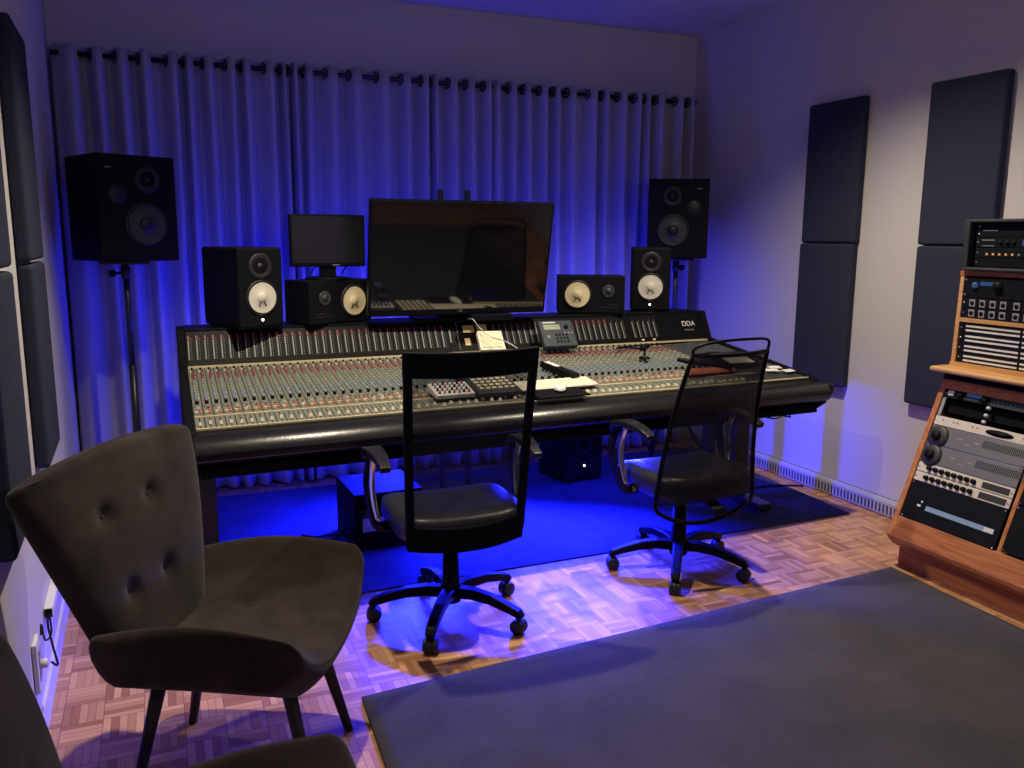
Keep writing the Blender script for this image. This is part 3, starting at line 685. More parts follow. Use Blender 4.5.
def stand(x, y, label, rz):
    t = thing('speaker_stand', (x, y, 0), rz, label, 'speaker stand', 'tripod stands of the large speakers')
    MB().cyl((0, 0, .12), (0, 0, .85), .019, .019).build('lower_tube', 'metalblk', t)
    MB().cyl((0, 0, .80), (0, 0, 1.355), .014, .014).build('upper_tube', 'metalblk', t)
    s = MB().cyl((0, 0, 1.28), (0, 0, 1.345), .022); s.build('collar', 'metalblk', t)
    s = MB(); s.cyl((-.02, -.01, 1.31), (-.055, -.03, 1.31), .007); s.cyl((-.05, -.03, 1.31), (-.07, -.04, 1.31), .018); s.build('clamp_knob', 'blk', t)
    MB().box((-.11, -.11, 1.355), (.11, .11, 1.370)).build('top_plate', 'metalblk', t, bevel=.003)
    for k in range(3):
        a = k * 2 * PI / 3 + .5; s = MB(); s.tube([(.02 * math.cos(a), .02 * math.sin(a), .42), (.26 * math.cos(a), .26 * math.sin(a), .015)], .011, 6); s.cyl((.26 * math.cos(a), .26 * math.sin(a), 0.001), (.265 * math.cos(a), .265 * math.sin(a), .03), .015); s.build('leg', 'metalblk', t)
    return t
stand(-.135, 4.60, 'black pole stand carrying the left large speaker', 0)
stand(3.165, 4.72, 'black pole stand carrying the right corner speaker', 1.0)

# ------------------------------------------------------------------ subwoofer, low rack box, floor cable
t = thing('subwoofer', (2.366, 4.44, .007), R(7), 'black subwoofer with a white light on the floor under the console', 'subwoofer')
MB().box((-.14, 0, .02), (.14, .31, .33)).build('cabinet', 'cabinet', t, bevel=.012, seg=3)
MB().lathe([(.055, 0), (.052, .004), (.045, .0), (.042, -.002), (0, -.002)], (0, -.0005, .235), (0, -1, 0), 28).build('port', 'rubber', t)
MB().lathe([(.006, 0), (.006, .002), (0, .002)], (.0, -.0006, .105), (0, -1, 0), 10).build('power_light', 'led', t)
for x in (-.118, .118):
    for y in (.02, .29): MB().box((x - .02, y - .015, 0), (x + .02, y + .015, .024)).build('foot', 'rubber', t, bevel=.003)
t = thing('equipment_box', (.97, 3.80, .007), R(2), 'low black equipment box with an open front, on the floor under the console', 'equipment box')
s = MB()
for a, b in (((-.17, 0, 0), (-.148, .36, .27)), ((.148, 0, 0), (.17, .36, .27)), ((-.17, 0, 0), (.17, .36, .09)), ((-.17, 0, .262), (.17, .36, .282)), ((-.17, .34, 0), (.17, .36, .27))): s.box(a, b)
s.build('shell', 'blkmat', t, bevel=.003)
s = MB(); s.box((-.148, .14, .19), (.148, .33, .258)); s.build('upper_unit', 'rackblk', t)
for x in (-.12, .01): MB().box((x - .01, .006, .0905), (x + .11, .16, .160)).build('drawer_box', 'bluecard', t, bevel=.004)
s = MB(); s.tube(smooth_path([(.78, 4.05, .012), (.70, 4.02, .03), (.66, 4.06, .012), (.60, 4.12, .012), (.72, 3.98, .012), (.775, 3.90, .10)]), .005)
tag(s.build('coiled_cable', 'blk'), 'dark cable curling on the floor left of the low equipment box', 'cable')
s = MB(); s.tube(smooth_path([(3.05, 3.95, .013), (3.2, 3.93, .013), (3.4, 3.92, .013), (3.575, 3.86, .010)]), .006); 
tag(s.build('floor_cable', 'blk'), 'black cable lying on the floor between the right console foot and the wall heater', 'cable')

# ------------------------------------------------------------------ swivel chairs
def chair_base(t, off):
    s = MB(); s.lathe([(0, .07), (.040, .07), (.044, .085), (.044, .132), (.034, .145), (.031, .30), (.031, .30), (0, .30)], n=18); s.build('gas_column_cover', 'blk', t)
    MB().cyl((0, 0, .13), (0, 0, .40), .014).build('piston', 'chrome', t)
    for k in range(5):
        a = R(off) + k * 2 * PI / 5; c, sn = math.cos(a), math.sin(a)
        s = MB(); P = [(.03, .112), (.10, .120), (.18, .115), (.25, .098), (.303, .082), (.318, .064)]
        s.flat([(c * r_, sn * r_, z_) for r_, z_ in P], [.052, .048, .044, .042, .040, .032], [.044, .042, .038, .034, .030, .028])
        leg = s.build('base_leg', 'blk', t, bevel=.008, seg=3)
        # caster as sub-part
        s = MB(); tx, ty = -sn, c; cx, cy = c * .305, sn * .305
        ax = Vector((tx, ty, 0))
        for q in (-.017, .017):
            o = Vector((cx, cy, .030)) + ax * q; s.lathe([(0, -.008), (.026, -.008), (.029, -.004), (.029, .004), (.026, .008), (0, .008)], o, ax, 18)
        s.cyl((cx, cy, .03), (cx, cy, .068), .009)
        s.lathe([(.029, -.009), (.031, 0), (.029, .009)], Vector((cx, cy, .029)), ax, 18)
        s.build('caster', 'rubber', leg)
def seat_mesh(w, d, z0, th):
    """superellipse padded cushion"""
    s = MB(); n = 44; rings = [(.80, -.030), (.96, -.022), (1.0, .0), (1.0, th * .5), (.97, th * .85), (.88, th), (.6, th * 1.06), (.3, th * 1.02), (.0, th)]
    vs = []
    for k, (r_, h) in enumerate(rings):
        for i in range(n):
            a = 2 * PI * i / n; ex = 2 / 4.2
            x = math.copysign(abs(math.cos(a)) ** ex, math.cos(a)) * w / 2 * r_; y = math.copysign(abs(math.sin(a)) ** ex, math.sin(a)) * d / 2 * r_
            zz = z0 + h - (.030 * max(0, (y / (d / 2)) - .5) * 2 if y > 0 else 0) + .012 * (x / (w / 2)) ** 2 * (1 if h > 0 else 0)
            vs.append((x, y, zz))
    fs = [(k * n + i, k * n + (i + 1) % n, (k + 1) * n + (i + 1) % n, (k + 1) * n + i) for k in range(len(rings) - 1) for i in range(n)] + [tuple(range(n))[::-1]]
    s.add(vs, fs, 0, True); return s
def arm_rest(t, side, w, zs, zp, yb, yf, loop_in=.0):
    x = side * w
    # support loop: from under seat, out, up the front, back under the pad
    s = MB(); path = smooth_path([(x - side * .10, .02, zs - .03), (x - side * .01, .03, zs - .035), (x + side * .008, .07, zs + .03), (x + side * .012, .115, zs + .12), (x, .105, zs + .20), (x - side * .0, .05, zp - .02)], 6)
    s.flat(path, .045, .016, up=(side, 0, 0.01)); a = s.build('armrest', 'blk', t, bevel=.005)
    s = MB(); path = smooth_path([(x - side * .01, .02, zs - .01), (x, .045, zs + .08), (x, .05, zs + .17), (x, .02, zp - .02)], 6); s.tube(path, .006, 8, sx=2.2); s.build('chrome_strut', 'chrome', a)
    s = MB(); P = smooth_path([(x, yf, zp - .045), (x + side * .004, yf - .03, zp - .012), (x + side * .004, yf - .09, zp + .004), (x, yb + .07, zp - .004), (x, yb, zp - .028)], 5)
    k = len(P); s.flat(P, [.040 + .032 * math.sin(PI * min(1, .15 + i / k)) for i in range(k)], [.026] * k); s.build('arm_pad', 'padded', a, bevel=.009, seg=3)
def frame_bar(s, pts, w, h, mi=0): s.flat(pts, w, h, up=(0, -1, .2), mi=mi)

# left chair: wide flat frame
c1 = thing('office_chair', (1.008, 2.99, 0), R(-1), 'swivel chair with a rectangular framed see-through mesh back, left of the two', 'office chair', 'swivel chairs at the console')
chair_base(c1, 22)
seat_mesh(.50, .48, .425, .065).build('seat', 'leather', c1)
MB().box((-.12, -.12, .385), (.12, .12, .402)).build('seat_plate', 'blk', c1, bevel=.004)
MB().cyl((0, 0, .29), (0, 0, .39), .032, .05).build('tilt_mechanism', 'blk', c1)
def backc(x, z):       # backrest centre surface: gentle backward lean, concave
    q = (z - .40) / .72
    return Vector((x * (.93 + .10 * q) - .028, -.300 - .05 * q - .03 * q * q + .10 * (x / .24) ** 2 * .35, z))
bf = None
s = MB()
for sx in (-1, 1):
    s = MB(); s.flat([backc(sx * .222, .44 + .64 * k / 10) for k in range(11)], .032, .020, up=(0, -1, 0)); s.build('back_upright', 'blk', c1, bevel=.006)
def slab(zf, zt, w, name, m, th=.022, n=12, bow=0.):
    s = MB(); vs = []
    for j in (0, 1):
        for i in range(n + 1):
            x = -w + 2 * w * i / n; z = (zf if j == 0 else zt) + bow * (1 - (x / w) ** 2) * (-1 if j == 0 else -1)
            p = backc(x, z); vs += [p + Vector((0, -th / 2, 0)), p + Vector((0, th / 2, 0))]
    def idx(j, i, k): return j * (n + 1) * 2 + i * 2 + k
    fs = []
    for i in range(n):
        fs += [(idx(0, i, 0), idx(0, i + 1, 0), idx(1, i + 1, 0), idx(1, i, 0)), (idx(0, i, 1), idx(1, i, 1), idx(1, i + 1, 1), idx(0, i + 1, 1)),
               (idx(1, i, 0), idx(1, i + 1, 0), idx(1, i + 1, 1), idx(1, i, 1)), (idx(0, i, 0), idx(0, i, 1), idx(0, i + 1, 1), idx(0, i + 1, 0))]
    fs += [(idx(0, 0, 0), idx(1, 0, 0), idx(1, 0, 1), idx(0, 0, 1)), (idx(0, n, 0), idx(0, n, 1), idx(1, n, 1), idx(1, n, 0))]
    s.add(vs, fs); return s.build(name, m, c1, bevel=.006)
slab(1.035, 1.125, .238, 'top_rail', 'blk', bow=.006)
slab(.405, .50, .236, 'lower_panel', 'blkmat', bow=.018)
s = MB(); s.grid(lambda u, v: tuple(backc(-.212 + .424 * u, .47 + .58 * v)), 12, 14); s.build('mesh_back', 'mesh', c1)
s = MB(); s.flat([(0, -.10, .395), (0, -.22, .392), (0, -.295, .41), (0, -.305, .45)], .07, .014, up=(0, 0, 1)); s.build('back_bracket', 'blk', c1)
for sd in (-1, 1): arm_rest(c1, sd, .295, .44, .705, -.17, .10)

# right chair: thin wire frame, dense mesh
c2 = thing('office_chair', (2.14, 3.08, 0), R(3), 'right swivel chair with tapering dense mesh back and wire loop on top', 'office chair', 'swivel chairs at the console')
chair_base(c2, 15)
seat_mesh(.50, .48, .425, .07).build('seat', 'leather', c2)
MB().box((-.12, -.12, .385), (.12, .12, .402)).build('seat_plate', 'blk', c2, bevel=.004)
MB().cyl((0, 0, .29), (0, 0, .39), .030, .05).build('tilt_mechanism', 'blk', c2)
def back2(x, q):  # x -1..1, q 0..1
    w = .262 - .070 * q; z = .40 + .64 * q; cx = -.035 + .015 * q
    return Vector((cx + x * w, -.265 - .11 * q * q + .01 * q + .05 * x * x, z))
s = MB(); P = [back2(-1, k / 10) for k in range(11)] + [back2(-1 + 2 * k / 10, 1) for k in range(1, 10)] + [back2(1, 1 - k / 10) for k in range(11)]
s.tube(P, .0095, 8); s.build('back_frame', 'blk', c2)
s = MB(); s.grid(lambda u, v: tuple(back2(-1 + 2 * u, v)), 16, 16); s.build('mesh_back', 'meshd', c2)
s = MB(); a = back2(-1, 1); b = back2(1, 1); s.tube(smooth_path([a, a + Vector((.006, -.006, .03)), a.lerp(b, .25) + Vector((0, -.02, .052)), a.lerp(b, .75) + Vector((0, -.02, .056)), b + Vector((-.004, -.006, .045)), b], 6), .006); s.build('top_loop', 'blk', c2)
s = MB(); a = back2(-1, 0); b = back2(1, 0); s.tube(smooth_path([a + Vector((0, 0, .02)), a + Vector((.02, -.005, -.035)), a.lerp(b, .28) + Vector((0, -.03, -.085)), a.lerp(b, .62) + Vector((0, -.03, -.09)), b + Vector((-.03, -.01, -.04)), b + Vector((0, 0, .02))], 7), .0095); s.build('bottom_loop', 'blk', c2)
s = MB(); s.flat([(0, -.10, .395), (0, -.2, .38), (0, -.29, .345)], .06, .014, up=(0, 0, 1)); s.build('back_bracket', 'blk', c2)
for sd in (-1, 1): arm_rest(c2, sd, .295, .44, .705, -.17, .10)

# ------------------------------------------------------------------ armchairs
# local frame: -x is the back, +x the front, y lateral
def armchair(loc, rz, label, bw=.17):
    t = thing('armchair', loc, rz, label, 'armchair', 'brown velvet armchairs')
    # seat shell closed pad
    def top(u, v):      # u -1..1 lateral, v 0..1 back..front
        hw = .30 + .03 * v
        y = u * hw; x = -.27 + .545 * v - .02 * abs(u) ** 4 * v
        z = .395 + .135 * abs(u) ** 2.6 + .035 * math.sin(PI * min(v, 1)) + .018 * v
        for bx, by in ((-.02, -.10), (-.02, .10)):
            z -= .016 * math.exp(-((x - bx) ** 2 + (y - by) ** 2) / .0009)
        return Vector((x, y, z))
    def bot(u, v):
        hw = .265 + .03 * v; y = u * hw; x = -.25 + .47 * v
        return Vector((x, y, .295 + .095 * abs(u) ** 3 ))
    nu, nv = 30, 20; s = MB(); vs = []; 
    def ringpt(k, u):  # loop in x-z plane for each u: top from back to front then bottom
        pass
    loops = []
    for i in range(nu + 1):
        u = -1 + 2 * i / nu; lp = []
        for j in range(nv + 1): lp.append(top(u, j / nv))
        e = top(u, 1); b_ = bot(u, 1); m_ = (e + b_) / 2; lp += [e.lerp(m_, .5) + Vector((.028, 0, 0)), m_ + Vector((.032, 0, 0)), m_.lerp(b_, .5) + Vector((.020, 0, 0))]
        for j in range(nv + 1): lp.append(bot(u, 1 - j / nv))
        e = bot(u, 0); b_ = top(u, 0); m_ = (e + b_) / 2; lp += [m_ + Vector((-.03, 0, 0))]
        loops.append(lp)
    K = len(loops[0])
    # rounded lateral rims: scaled end rings
    def rim(lp, sgn):
        c = sum(lp, Vector()) / len(lp); out = []
        for sc, dy in ((.86, .030), (.55, .045), (.0, .05)): out.append([c + Vector(((p.x - c.x) * (sc if sc else 0.001) * (1 if sc else 1), 0, (p.z - c.z) * max(sc, .001))) + Vector((0, sgn * dy, 0)) for p in lp])
        return out
    loops = rim(loops[0], -1)[::-1] + loops + rim(loops[-1], 1)
    for lp in loops: vs += lp
    fs = [(i * K + j, (i + 1) * K + j, (i + 1) * K + (j + 1) % K, i * K + (j + 1) % K) for i in range(len(loops) - 1) for j in range(K)]
    s.add(vs, fs, 0, True); s.build('seat', 'velvet', t, subsurf=1)
    # back
    def bk(u, v, side):
        hw = .175 + bw * v ** .9; y = u * hw - .03
        cr = 1 - .10 * (1 - v)
        z = .385 + .525 * v + (.020 * (1 - u * u)) * v - .015 * v
        xc = -.235 - .07 * v - .03 * v * v + .01 * u * u + .11 * y
        th = .052 * (1 - .35 * abs(u) ** 6) * (1 - .25 * v ** 8)
        if side: x = xc + th
        else: x = xc - th
        if side:
            for bu, bv in ((-.44, .76), (.20, .76), (-.46, .36), (.20, .36)):
                x -= .020 * math.exp(-(((u - bu) * .25) ** 2 + ((v - bv) * .52) ** 2) / .0007)
        return Vector((x, y, z))
    nu, nv = 32, 30; loops = []
    for j in range(nv + 1):
        v = j / nv; lp = [bk(-1 + 2 * i / nu, v, 1) for i in range(nu + 1)]
        a = bk(1, v, 1); b_ = bk(1, v, 0); lp += [a.lerp(b_, .25) + Vector((0, .020, 0)), a.lerp(b_, .5) + Vector((0, .026, 0)), a.lerp(b_, .75) + Vector((0, .020, 0))]
        lp += [bk(1 - 2 * i / nu, v, 0) for i in range(nu + 1)]
        a = bk(-1, v, 0); b_ = bk(-1, v, 1); lp += [a.lerp(b_, .25) + Vector((0, -.020, 0)), a.lerp(b_, .5) + Vector((0, -.026, 0)), a.lerp(b_, .75) + Vector((0, -.020, 0))]
        loops.append(lp)
    K = len(loops[0])
    def cap(lp, dz):
        out = []; n_ = len(lp); c = sum(lp, Vector()) / n_
        for sc, q in ((.93, .5), (.7, .85), (.02, 1.)):
            out.append([Vector((c.x + (p.x - c.x) * sc + 0, c.y + (p.y - c.y) * (1 - (1 - sc) * .16), p.z + dz * q)) for p in lp])
        return out
    loops = loops + cap(loops[-1], .032)
    loops = cap(loops[0], -.02)[::-1] + loops
    vs = []
    for lp in loops: vs += lp
    s = MB(); s.add(vs, [(i * K + j, i * K + (j + 1) % K, (i + 1) * K + (j + 1) % K, (i + 1) * K + j) for i in range(len(loops) - 1) for j in range(K)], 0, True)
    b_ = s.build('backrest', 'velvet', t, subsurf=1)
    for bu, bv in ((-.44, .76), (.20, .76), (-.46, .36), (.20, .36)):
        p = bk(bu, bv, 1); MB().lathe([(.010, 0), (.009, .004), (.005, .007), (0, .008)], p + Vector((-.001, 0, 0)), (1, 0, .15), 12).build('button', 'velvet', b_)
    seat_o = [c for c in t.children if c.name.startswith('seat')][0]
    for y in (-.10, .10):
        p = top(y / .315, (-.02 + .27) / .53); MB().lathe([(.010, 0), (.009, .004), (.005, .007), (0, .008)], p + Vector((0, 0, .0)), (0, 0, 1), 12).build('button', 'velvet', seat_o)
    for x0, x1 in ((.16, .245), (-.17, -.25)):
        for sy in (-1, 1):
            s = MB(); s.cyl((x1, sy * .175, .0), (x0, sy * .13, .36), .013, .021, 14); s.build('leg', 'legwood', t)
    return t
FA = math.atan2(-.45, .89)
armchair((.166, 2.32, 0), FA, 'brown velvet button-back armchair with dark legs, left of the console')
armchair((.070, 1.155, 0), R(8), 'dark armchair nearest the camera, only its rounded edges showing at bottom left', bw=.105)

# ------------------------------------------------------------------ outboard rack (right)
# front face towards -x ; y grows away from the camera
RK = thing('rack_cabinet', (3.12, 2.2, 0), 0, 'reddish wooden studio rack cabinet with sloping front and shelf against the right wall', 'rack cabinet')
RO = Vector((3.12, 2.2, 0))
YE, YD, YS = 2.745, 2.225, 1.62      # far end, divider, near end
def rm(): s = MB(); s.T = lambda p: p - RO; return s
sideprof = [(3.065, .135), (3.055, .155), (3.075, .20), (3.325, .87), (3.60, .87), (3.60, .10), (3.10, .10)]
def pr(s, prof, a, b, mi=0): return s.prism(prof, lambda p, y: (p[0], y, p[1]), a, b, mi)
for a, b in ((YE - .028, YE), (YD - .012, YD + .012), (YS, YS + .028)):
    s = rm(); pr(s, sideprof if a != YD - .012 else [(3.092, .2), (3.328, .85), (3.60, .85), (3.60, .2)], a, b); s.build('side_panel', 'woodz', RK, bevel=.004)
s = rm(); pr(s, [(3.057, .135), (3.055, .155), (3.096, .245), (3.13, .245), (3.13, .10), (3.10, .10)], YS + .02, YE - .02); s.build('lower_front_board', 'wood', RK, bevel=.004)
s = rm(); s.box((3.128, YS + .02, .0), (3.58, YE - .015, .105)); s.build('plinth', 'wood', RK, bevel=.003)
s = rm(); pr(s, [(3.307, .828), (3.322, .872), (3.36, .872), (3.35, .828)], YS + .02, YE - .02); s.build('top_front_rail', 'woodz', RK)
s = rm(); s.box((3.59, YS + .03, .1), (3.6, YE - .03, .87)); s.build('back_board', 'blkmat', RK)
s = rm(); s.box((3.25, YS, .905), (3.60, YE + .02, .93)); s.build('desk_shelf', 'woodl', RK, bevel=.012, seg=4)
s = rm(); s.box((3.32, YS + .01, .87), (3.60, YE - .01, .906)); s.build('shelf_riser', 'blkmat', RK)
s = rm(); pr(s, [(3.345, .84), (3.36, .84), (3.32, .722), (3.305, .722)], YD + .013, YE - .029); s.build('gap_shade_sheet', 'blkmat', RK)  # black sheet added so its colour gives the empty gap its dark shade
# upper cabinet
XU = 3.345
for a, b in ((YE - .035, YE - .015), (1.70, 1.72), (YD - .008, YD + .008)):
    s = rm(); pr(s, [(XU, .93), (XU + .012, 1.36), (3.60, 1.36), (3.60, .93)], a, b); s.build('upper_side_panel', 'woodl', RK, bevel=.002)
s = rm(); s.box((XU + .006, 1.70, 1.135), (3.60, YE - .015, 1.153)); s.build('mid_shelf', 'woodl', RK)
s = rm(); s.box((XU - .006, 1.70, .93), (3.60, YE - .015, .950)); s.build('lower_board', 'woodl', RK)
s = rm(); s.box((XU + .008, 1.70, 1.342), (3.60, YE - .015, 1.362)); s.build('upper_board', 'wood', RK)
s = rm(); s.box((3.585, 1.70, .93), (3.604, YE - .015, 1.36)); s.build('upper_back_board', 'blkmat', RK)

# sloped-bay rack units
A0 = Vector((3.315, 0, .835)); A1 = Vector((3.095, 0, .245)); dn = (A1 - A0).normalized(); FL = (A1 - A0).length
U_ = FL / 14; nrm = Vector((-dn.z, 0, dn.x)); 
if nrm.x > 0: nrm = -nrm
def slope_unit(u0, nu, name, label, fm, cat='rack unit', y0=YD + .014, y1=YE - .032, depth=.16):
    """empty at the lower near corner of the faceplate; local x = -y world(left to right as seen), local z up the slope, local y into the rack"""
    c = A0 + dn * (u0 + nu) * U_; W = y1 - y0; Hh = nu * U_ - .002
    t = thing(name, (c.x, y1, c.z + .0005), 0, label, cat, 'rack units in the sloping bay')
    zax = -dn; xax = Vector((0, -1, 0)); yax = zax.cross(xax)
    t.rotation_euler = Matrix((xax, yax, zax)).transposed().to_euler()
    MB().box((.001, .0, .001), (W - .001, .005, Hh)).build('faceplate', fm, t, bevel=.001)
    MB().box((.02, .005, .004), (W - .02, depth, Hh - .003)).build('chassis', 'rackblk', t)
    s = MB()
    for x in (.009, W - .009):
        for z in ((.008, Hh - .008) if nu > 1 else (Hh * .5,)): s.lathe([(.0045, 0), (.004, .002), (0, .0025)], (x, 0, z), (0, -1, 0), 8)
    s.build('rack_screws', 'chrome', t)
    return t, W, Hh
# 1: two half units at top
t, W, Hh = slope_unit(.1, 1, 'effects_processor', 'black rack unit with pale button and small blue display atop the sloping bay', 'rackblk')
s = MB(); s.box((.022, -.004, .012), (.052, 0, .036)); s.build('pale_button', 'white', t, bevel=.002)
s = MB(); s.box((.115, -.002, .022), (.19, 0, .038)); s.build('display', 'bluelit', t); s = MB(); s.box((.11, -.002, .006), (.18, 0, .018)); s.build('label_area', 'conegrey', t)
for x in (.085, .205): MB().lathe([(.014, 0), (.012, .014), (0, .014)], (x, 0, .022), (0, -1, 0), 16).build('knob', 'kblk', t)
MB().box((.235, -.003, .002), (.40, .0, Hh)).build('grey_panel', 'teal', t)
s = MB()
for i in range(8): s.box((.25 + i * .02, -.0045, .020), (.254 + i * .02, -.003, .024))
s.build('buttons', 'kcream', t)
# grey vertical rail and hanging cables in the gap
s = MB(); c = A0 + dn * 1.15 * U_; e = A0 + dn * 3 * U_; s.flat([Vector((c.x + .004, YE - .042, c.z)), Vector((e.x + .004, YE - .042, e.z))], .016, .004, up=(-1, 0, .3)); tag(s.build('rack_rail', 'steel'), 'short bare steel rail at the left of the empty gap in the sloping bay', 'rail')
s = MB(); c = A0 + dn * 1.3 * U_; e = A0 + dn * 3.0 * U_
s.tube(smooth_path([Vector((c.x + .02, 2.42, c.z)), Vector((c.x + .03, 2.46, c.z - .03)), Vector((e.x + .05, 2.40, e.z + .02)), Vector((e.x + .06, 2.33, e.z + .03)), Vector((c.x + .05, 2.30, c.z))]), .004)
s.tube(smooth_path([Vector((c.x + .03, 2.36, c.z)), Vector((e.x + .05, 2.44, e.z + .03)), Vector((e.x + .06, 2.35, e.z + .012))]), .004)
tag(s.build('patch_cables', 'kblk'), 'tangled thin black cables in the empty gap of the sloping bay', 'cable')
s = MB(); 
for k, z in enumerate((1.35, 2.1, 2.75)): c = A0 + dn * z * U_; s.lathe([(.008, 0), (.008, .012), (0, .014)], Vector((c.x + .004, 2.475, c.z)), nrm, 10)
tag(s.build('jack_plugs', 'white'), 'row of small white jack plugs at the right of the empty rack gap', 'plugs')
t, W, Hh = slope_unit(3.0, 1, 'preamplifier', 'cream rack unit with a black oval window, above the two round-dial units', 'rackcream')
MB().lathe([(1, 0), (1, .002), (0, .002)], (0, 0, 0), (0, -1, 0), 28).build('oval_window', 'rackblk', t).scale = (.065, 1, .0135)
bpy.data.objects['oval_window'].location = (.325, -.0005, Hh / 2)
s = MB()
for x in (.04, .095, .115, .19, .215, .43, .45): s.box((x, -.002, Hh * .55), (x + .008, 0, Hh * .55 + .005))
s.build('markings', 'kred', t)
for k, (u0, lab) in enumerate(((4.0, 'upper of the two brushed grey rack units with a large round dial'), (6.0, 'lower of the two brushed grey rack units with a large round dial'))):
    t, W, Hh = slope_unit(u0, 2, 'compressor', lab, 'alu')
    MB().lathe([(.052, 0), (.050, .006), (.040, .012), (.020, .014), (0, .014)], (.050, 0, Hh * .45), (0, -1, 0), 30).build('dial', 'conegrey', t)
    MB().lathe([(.022, 0), (.020, .014), (0, .014)], (.05, -.013, Hh * .45), (0, -1, 0), 20).build('knob', 'kblk', t)
    s = MB()
    for i in range(3): s.box((.14 + i * .045, -.001, Hh * .55 - (i % 2) * .018), (.165 + i * .045, 0, Hh * .55 + .002 - (i % 2) * .018))
    s.build('lettering', 'white', t)
    s = MB()
    for i in range(28): s.box((.27 + i * .0078, -.001, Hh * .42), (.2735 + i * .0078, .0, Hh * .80))
    s.build('vent_slots', 'conegrey', t)
for k, (u0, lab) in enumerate(((8.0, 'upper of the two cream rack units with a row of dark knobs'), (9.0, 'lower of the two cream rack units with a row of dark knobs'))):
    t, W, Hh = slope_unit(u0, 1, 'equaliser', lab, 'rackcream')
    for i in range(8): MB().lathe([(.011, 0), (.010, .014), (0, .014)], (.065 + i * .032, 0, Hh * .52), (0, -1, 0), 14).build('knob', 'kblk', t)
    MB().box((.33, -.002, .008), (.455, 0, Hh - .008)).build('grey_field', 'conegrey', t)
t, W, Hh = slope_unit(10.0, 4, 'mastering_processor', 'tall black rack unit with a long pale blue strip, lowest in the sloping bay', 'rackblk')
MB().hexa([(.115, -.003, .060), (.45, -.003, .060), (.45, 0, .060), (.115, 0, .060)], [(.115, -.003, .082), (.45, -.003, .082), (.45, 0, .082), (.115, 0, .082)]).build('label_strip', 'bluestrip', t)
MB().box((.405, -.0035, .062), (.449, -.0031, .080)).build('label_end', 'white', t)
for x, z, w in ((.07, .068, .018), (.085, .088, .007)): MB().box((x, -.005, z), (x + w, 0, z + .010)).build('switch', 'white', t)
# near bay: plain units
for u0, nu, nm, lab, m_ in ((.2, 5, 'power_amplifier', 'tall black rack unit in the upper half of the sloping bay nearest the camera', 'rackblk'), (5.3, 4, 'power_amplifier', 'black rack unit in the middle of the sloping bay nearest the camera', 'rackblk'), (9.4, 4.4, 'power_amplifier', 'black rack unit at the bottom of the sloping bay nearest the camera', 'rackblk')):
    slope_unit(u0, nu, nm, lab, m_, y0=YS + .03, y1=YD - .014)

# upper bay units (vertical)
def up_unit(z0, h, name, label, fm, y0=YD + .009, y1=YE - .036, group='rack units in the upper cabinet', x=XU + .010, depth=.2, tilt=0):
    W = y1 - y0; t = thing(name, (x, y1, z0), -PI / 2, label, 'rack unit', group)
    MB().box((.001, .0, .001), (W - .001, .004, h - .001)).build('faceplate', fm, t, bevel=.001)
    MB().box((.02, .004, .003), (W - .02, depth, h - .003)).build('chassis', 'rackblk', t)
    s = MB()
    for x_ in (.010, W - .010):
        for z in ((h * .5,) if h < .05 else (.012, h - .012)): s.lathe([(.005, 0), (.0045, .002), (0, .003)], (x_, 0, z), (0, -1, 0), 8)
    s.build('rack_screws', 'chrome', t)
    return t, W
for y0, y1, side in ((YD + .009, YE - .036, 'far'), (1.722, YD - .009, 'near')):
    nb = 'left bay' if side == 'far' else 'bay nearest the camera'
    t, W = up_unit(1.246, .090, 'reverb_unit', 'dark rack unit with a blue lit dial atop the upper cabinet, ' + nb, 'rackblk', y0, y1)
    MB().lathe([(.014, 0), (.012, .012), (0, .012)], (.06, 0, .055), (0, -1, 0), 14).build('dial', 'bluelit', t)
    MB().box((.085, -.002, .055), (.17, 0, .072)).build('display', 'bluelit', t); MB().lathe([(.022, 0), (.02, .014), (0, .014)], (.17, 0, .055), (0, -1, 0), 18).build('knob', 'kblk', t)
    for k, z in enumerate((1.200, 1.155)):
        t, W = up_unit(z, .044, 'connector_panel', ['upper', 'lower'][k] + ' panel of square silver sockets in the upper cabinet, ' + nb, 'rackblk', y0, y1)
        for i in range(8):
            x = .04 + i * .05 + (.012 if i > 3 else 0); q = MB().box((x, -.003, .006), (x + .028, 0, .038)).build('socket', 'chrome' if False else 'steel', t)
            MB().lathe([(.010, 0), (.010, .002), (0, .002)], (x + .014, -.003, .022), (0, -1, 0), 12).build('socket_hole', 'kblk', q)
    for k in range(4):
        z = .952 + (3 - k) * .0453
        t, W = up_unit(z, .0448, 'patch_bay', ['topmost', 'second from top', 'third from top', 'lowest'][k] + ' patch bay in the upper cabinet, ' + nb, 'rackblk', y0, y1)
        for z2 in (.006, .025):
            for xa, xb in ((.035, .295), (.308, W - .035)): 
                q = MB().box((xa, -.0025, z2), (xb, 0, z2 + .0085)).build('label_line', 'white' if not (k == 0 and z2 > .01) else 'rackcream', t)
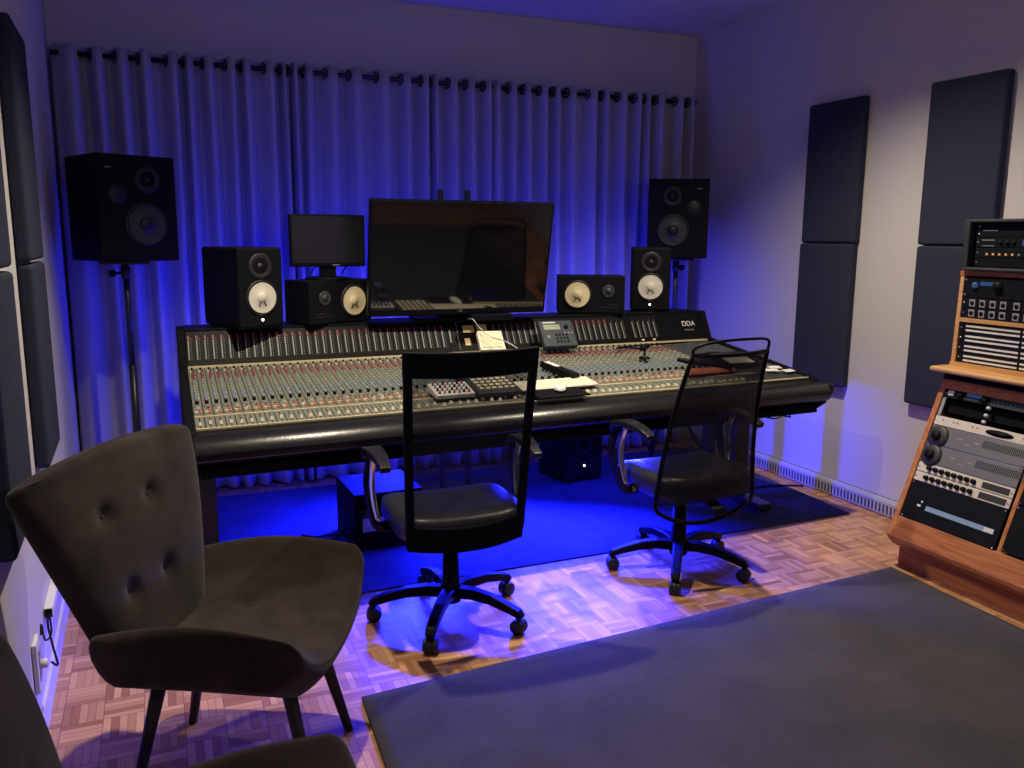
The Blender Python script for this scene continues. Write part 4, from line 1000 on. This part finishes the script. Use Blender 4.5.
# road case on top
t = thing('road_case', (3.33, 1.95, 1.364), 0, 'black rounded portable rack case standing on top of the wooden rack', 'equipment case')
yb, ya, cz = .765, -.30, .225
outer = [(ya, .0), (yb, .0), (yb, cz), (ya, cz)]
s = MB()
s.box((0, ya, 0), (.27, yb, .016)); s.box((.0, ya, cz - .016), (.27, yb, cz)); s.box((0, yb - .03, 0.01), (.27, yb, cz - .01)); s.box((0, ya, .01), (.27, ya + .03, cz - .01)); s.box((.25, ya, 0), (.27, yb, cz)); s.box((0.02, .21, .01), (.25, .235, cz - .01))
s.build('case_shell', 'casevinyl', t, bevel=.007, seg=3)
for y0, y1, nb in ((2.20, 2.672, 'left part'), (1.70, 2.15, 'part nearest the camera')):
    z = 1.383
    for k, (h, lab, nm) in enumerate(((.038, 'lowest thin black unit in the road case, ', 'power_strip'), (.044, 'unit with a row of small lamps in the road case, ', 'meter_unit'), (.044, 'unit with small pale lettering in the road case, ', 'digital_reverb'), (.058, 'topmost black unit in the road case, ', 'tape_deck'))):
        t, W = up_unit(z, h, nm, lab + nb, 'rackblk', y0, y1, 'units in the road case', x=3.36, depth=.18); z += h + .001
        if nm == 'meter_unit':
            for i in range(11):
                MB().box((.055 + i * .03, -.003, .012), (.064 + i * .03, 0, .021)).build('lamp', 'amber' if (i < 5 and nb == 'left part') else 'kgrey', t)
        if nm == 'digital_reverb':
            MB().box((.03, -.001, .03), (.09, 0, .034)).build('lettering', 'kgrey', t); MB().box((.03, -.001, .006), (.09, 0, .009)).build('lettering', 'kgrey', t)
            for i in range(3): MB().lathe([(.009, 0), (.008, .008), (0, .008)], (.12 + i * .03, 0, .022), (0, -1, 0), 12).build('knob', 'kblk', t)
            MB().box((.22, -.002, .008), (.42, 0, .036)).build('display', 'bluelit', t)
        if nm == 'tape_deck':
            MB().box((.03, -.001, .026), (.10, 0, .031)).build('lettering', 'kgrey', t); MB().box((.30, -.003, .01), (.34, 0, .045)).build('knob_block', 'kblk', t)

# ------------------------------------------------------------------ lights
def area(name, loc, tgt, size, sizey, power, col, spread=PI):
    l = bpy.data.lights.new(name, 'AREA'); l.shape = 'RECTANGLE'; l.size = size; l.size_y = sizey; l.energy = power; l.color = col; l.spread = spread
    o = bpy.data.objects.new(name, l); COL.objects.link(o); o.location = loc
    d = Vector(tgt) - Vector(loc); o.rotation_euler = d.to_track_quat('-Z', 'Y').to_euler(); return o
def spot(name, loc, tgt, power, col, ang, blend, r=.03):
    l = bpy.data.lights.new(name, 'SPOT'); l.energy = power; l.color = col; l.spot_size = R(ang); l.spot_blend = blend; l.shadow_soft_size = r
    o = bpy.data.objects.new(name, l); COL.objects.link(o); o.location = loc
    d = Vector(tgt) - Vector(loc); o.rotation_euler = d.to_track_quat('-Z', 'Y').to_euler(); return o
WARM = (1., .87, .66); BLUE = (.010, .014, 1.)
spot('downlight_left', (.62, 3.0, 2.86), (.75, 2.95, 0), 205, WARM, 112, .8)
spot('downlight_right', (2.35, 3.08, 2.86), (2.45, 2.85, 0), 215, WARM, 132, 1.)
area('led_behind', (1.45, 4.52, 1.0), (1.45, 5.1, 1.35), 2.9, .03, 22, BLUE)
area('led_behind_end', (3.0, 4.5, .95), (3.64, 4.8, 1.2), .25, .03, 2.0, BLUE)
area('led_under', (1.68, 4.10, .58), (1.45, 3.75, 0), 1.5, .03, 250, BLUE, R(125))
area('led_under_back', (1.7, 4.0, .58), (1.7, 4.35, 0), 2.4, .03, 16, BLUE, R(130))
area('led_under_side', (2.05, 3.98, .42), (3.6, 4.0, .22), .06, .06, 5, BLUE, R(60))
area('led_floor_back', (1.5, 4.6, .45), (1.5, 5.2, .3), 2.8, .03, 20, BLUE)
area('ceiling_wash', (1.8, -1.0, 2.0), (1.8, 3, 2.8), 1.5, .6, 12, (.72, .62, 1.))
w = bpy.data.worlds.new('world'); scene.world = w; w.use_nodes = True
w.node_tree.nodes['Background'].inputs[0].default_value = (.5, .45, .8, 1); w.node_tree.nodes['Background'].inputs[1].default_value = .02

vs_ = scene.view_settings; vs_.view_transform = 'Standard'; vs_.look = 'None'; vs_.gamma = 1; vs_.use_curve_mapping = False; vs_.exposure = 0.
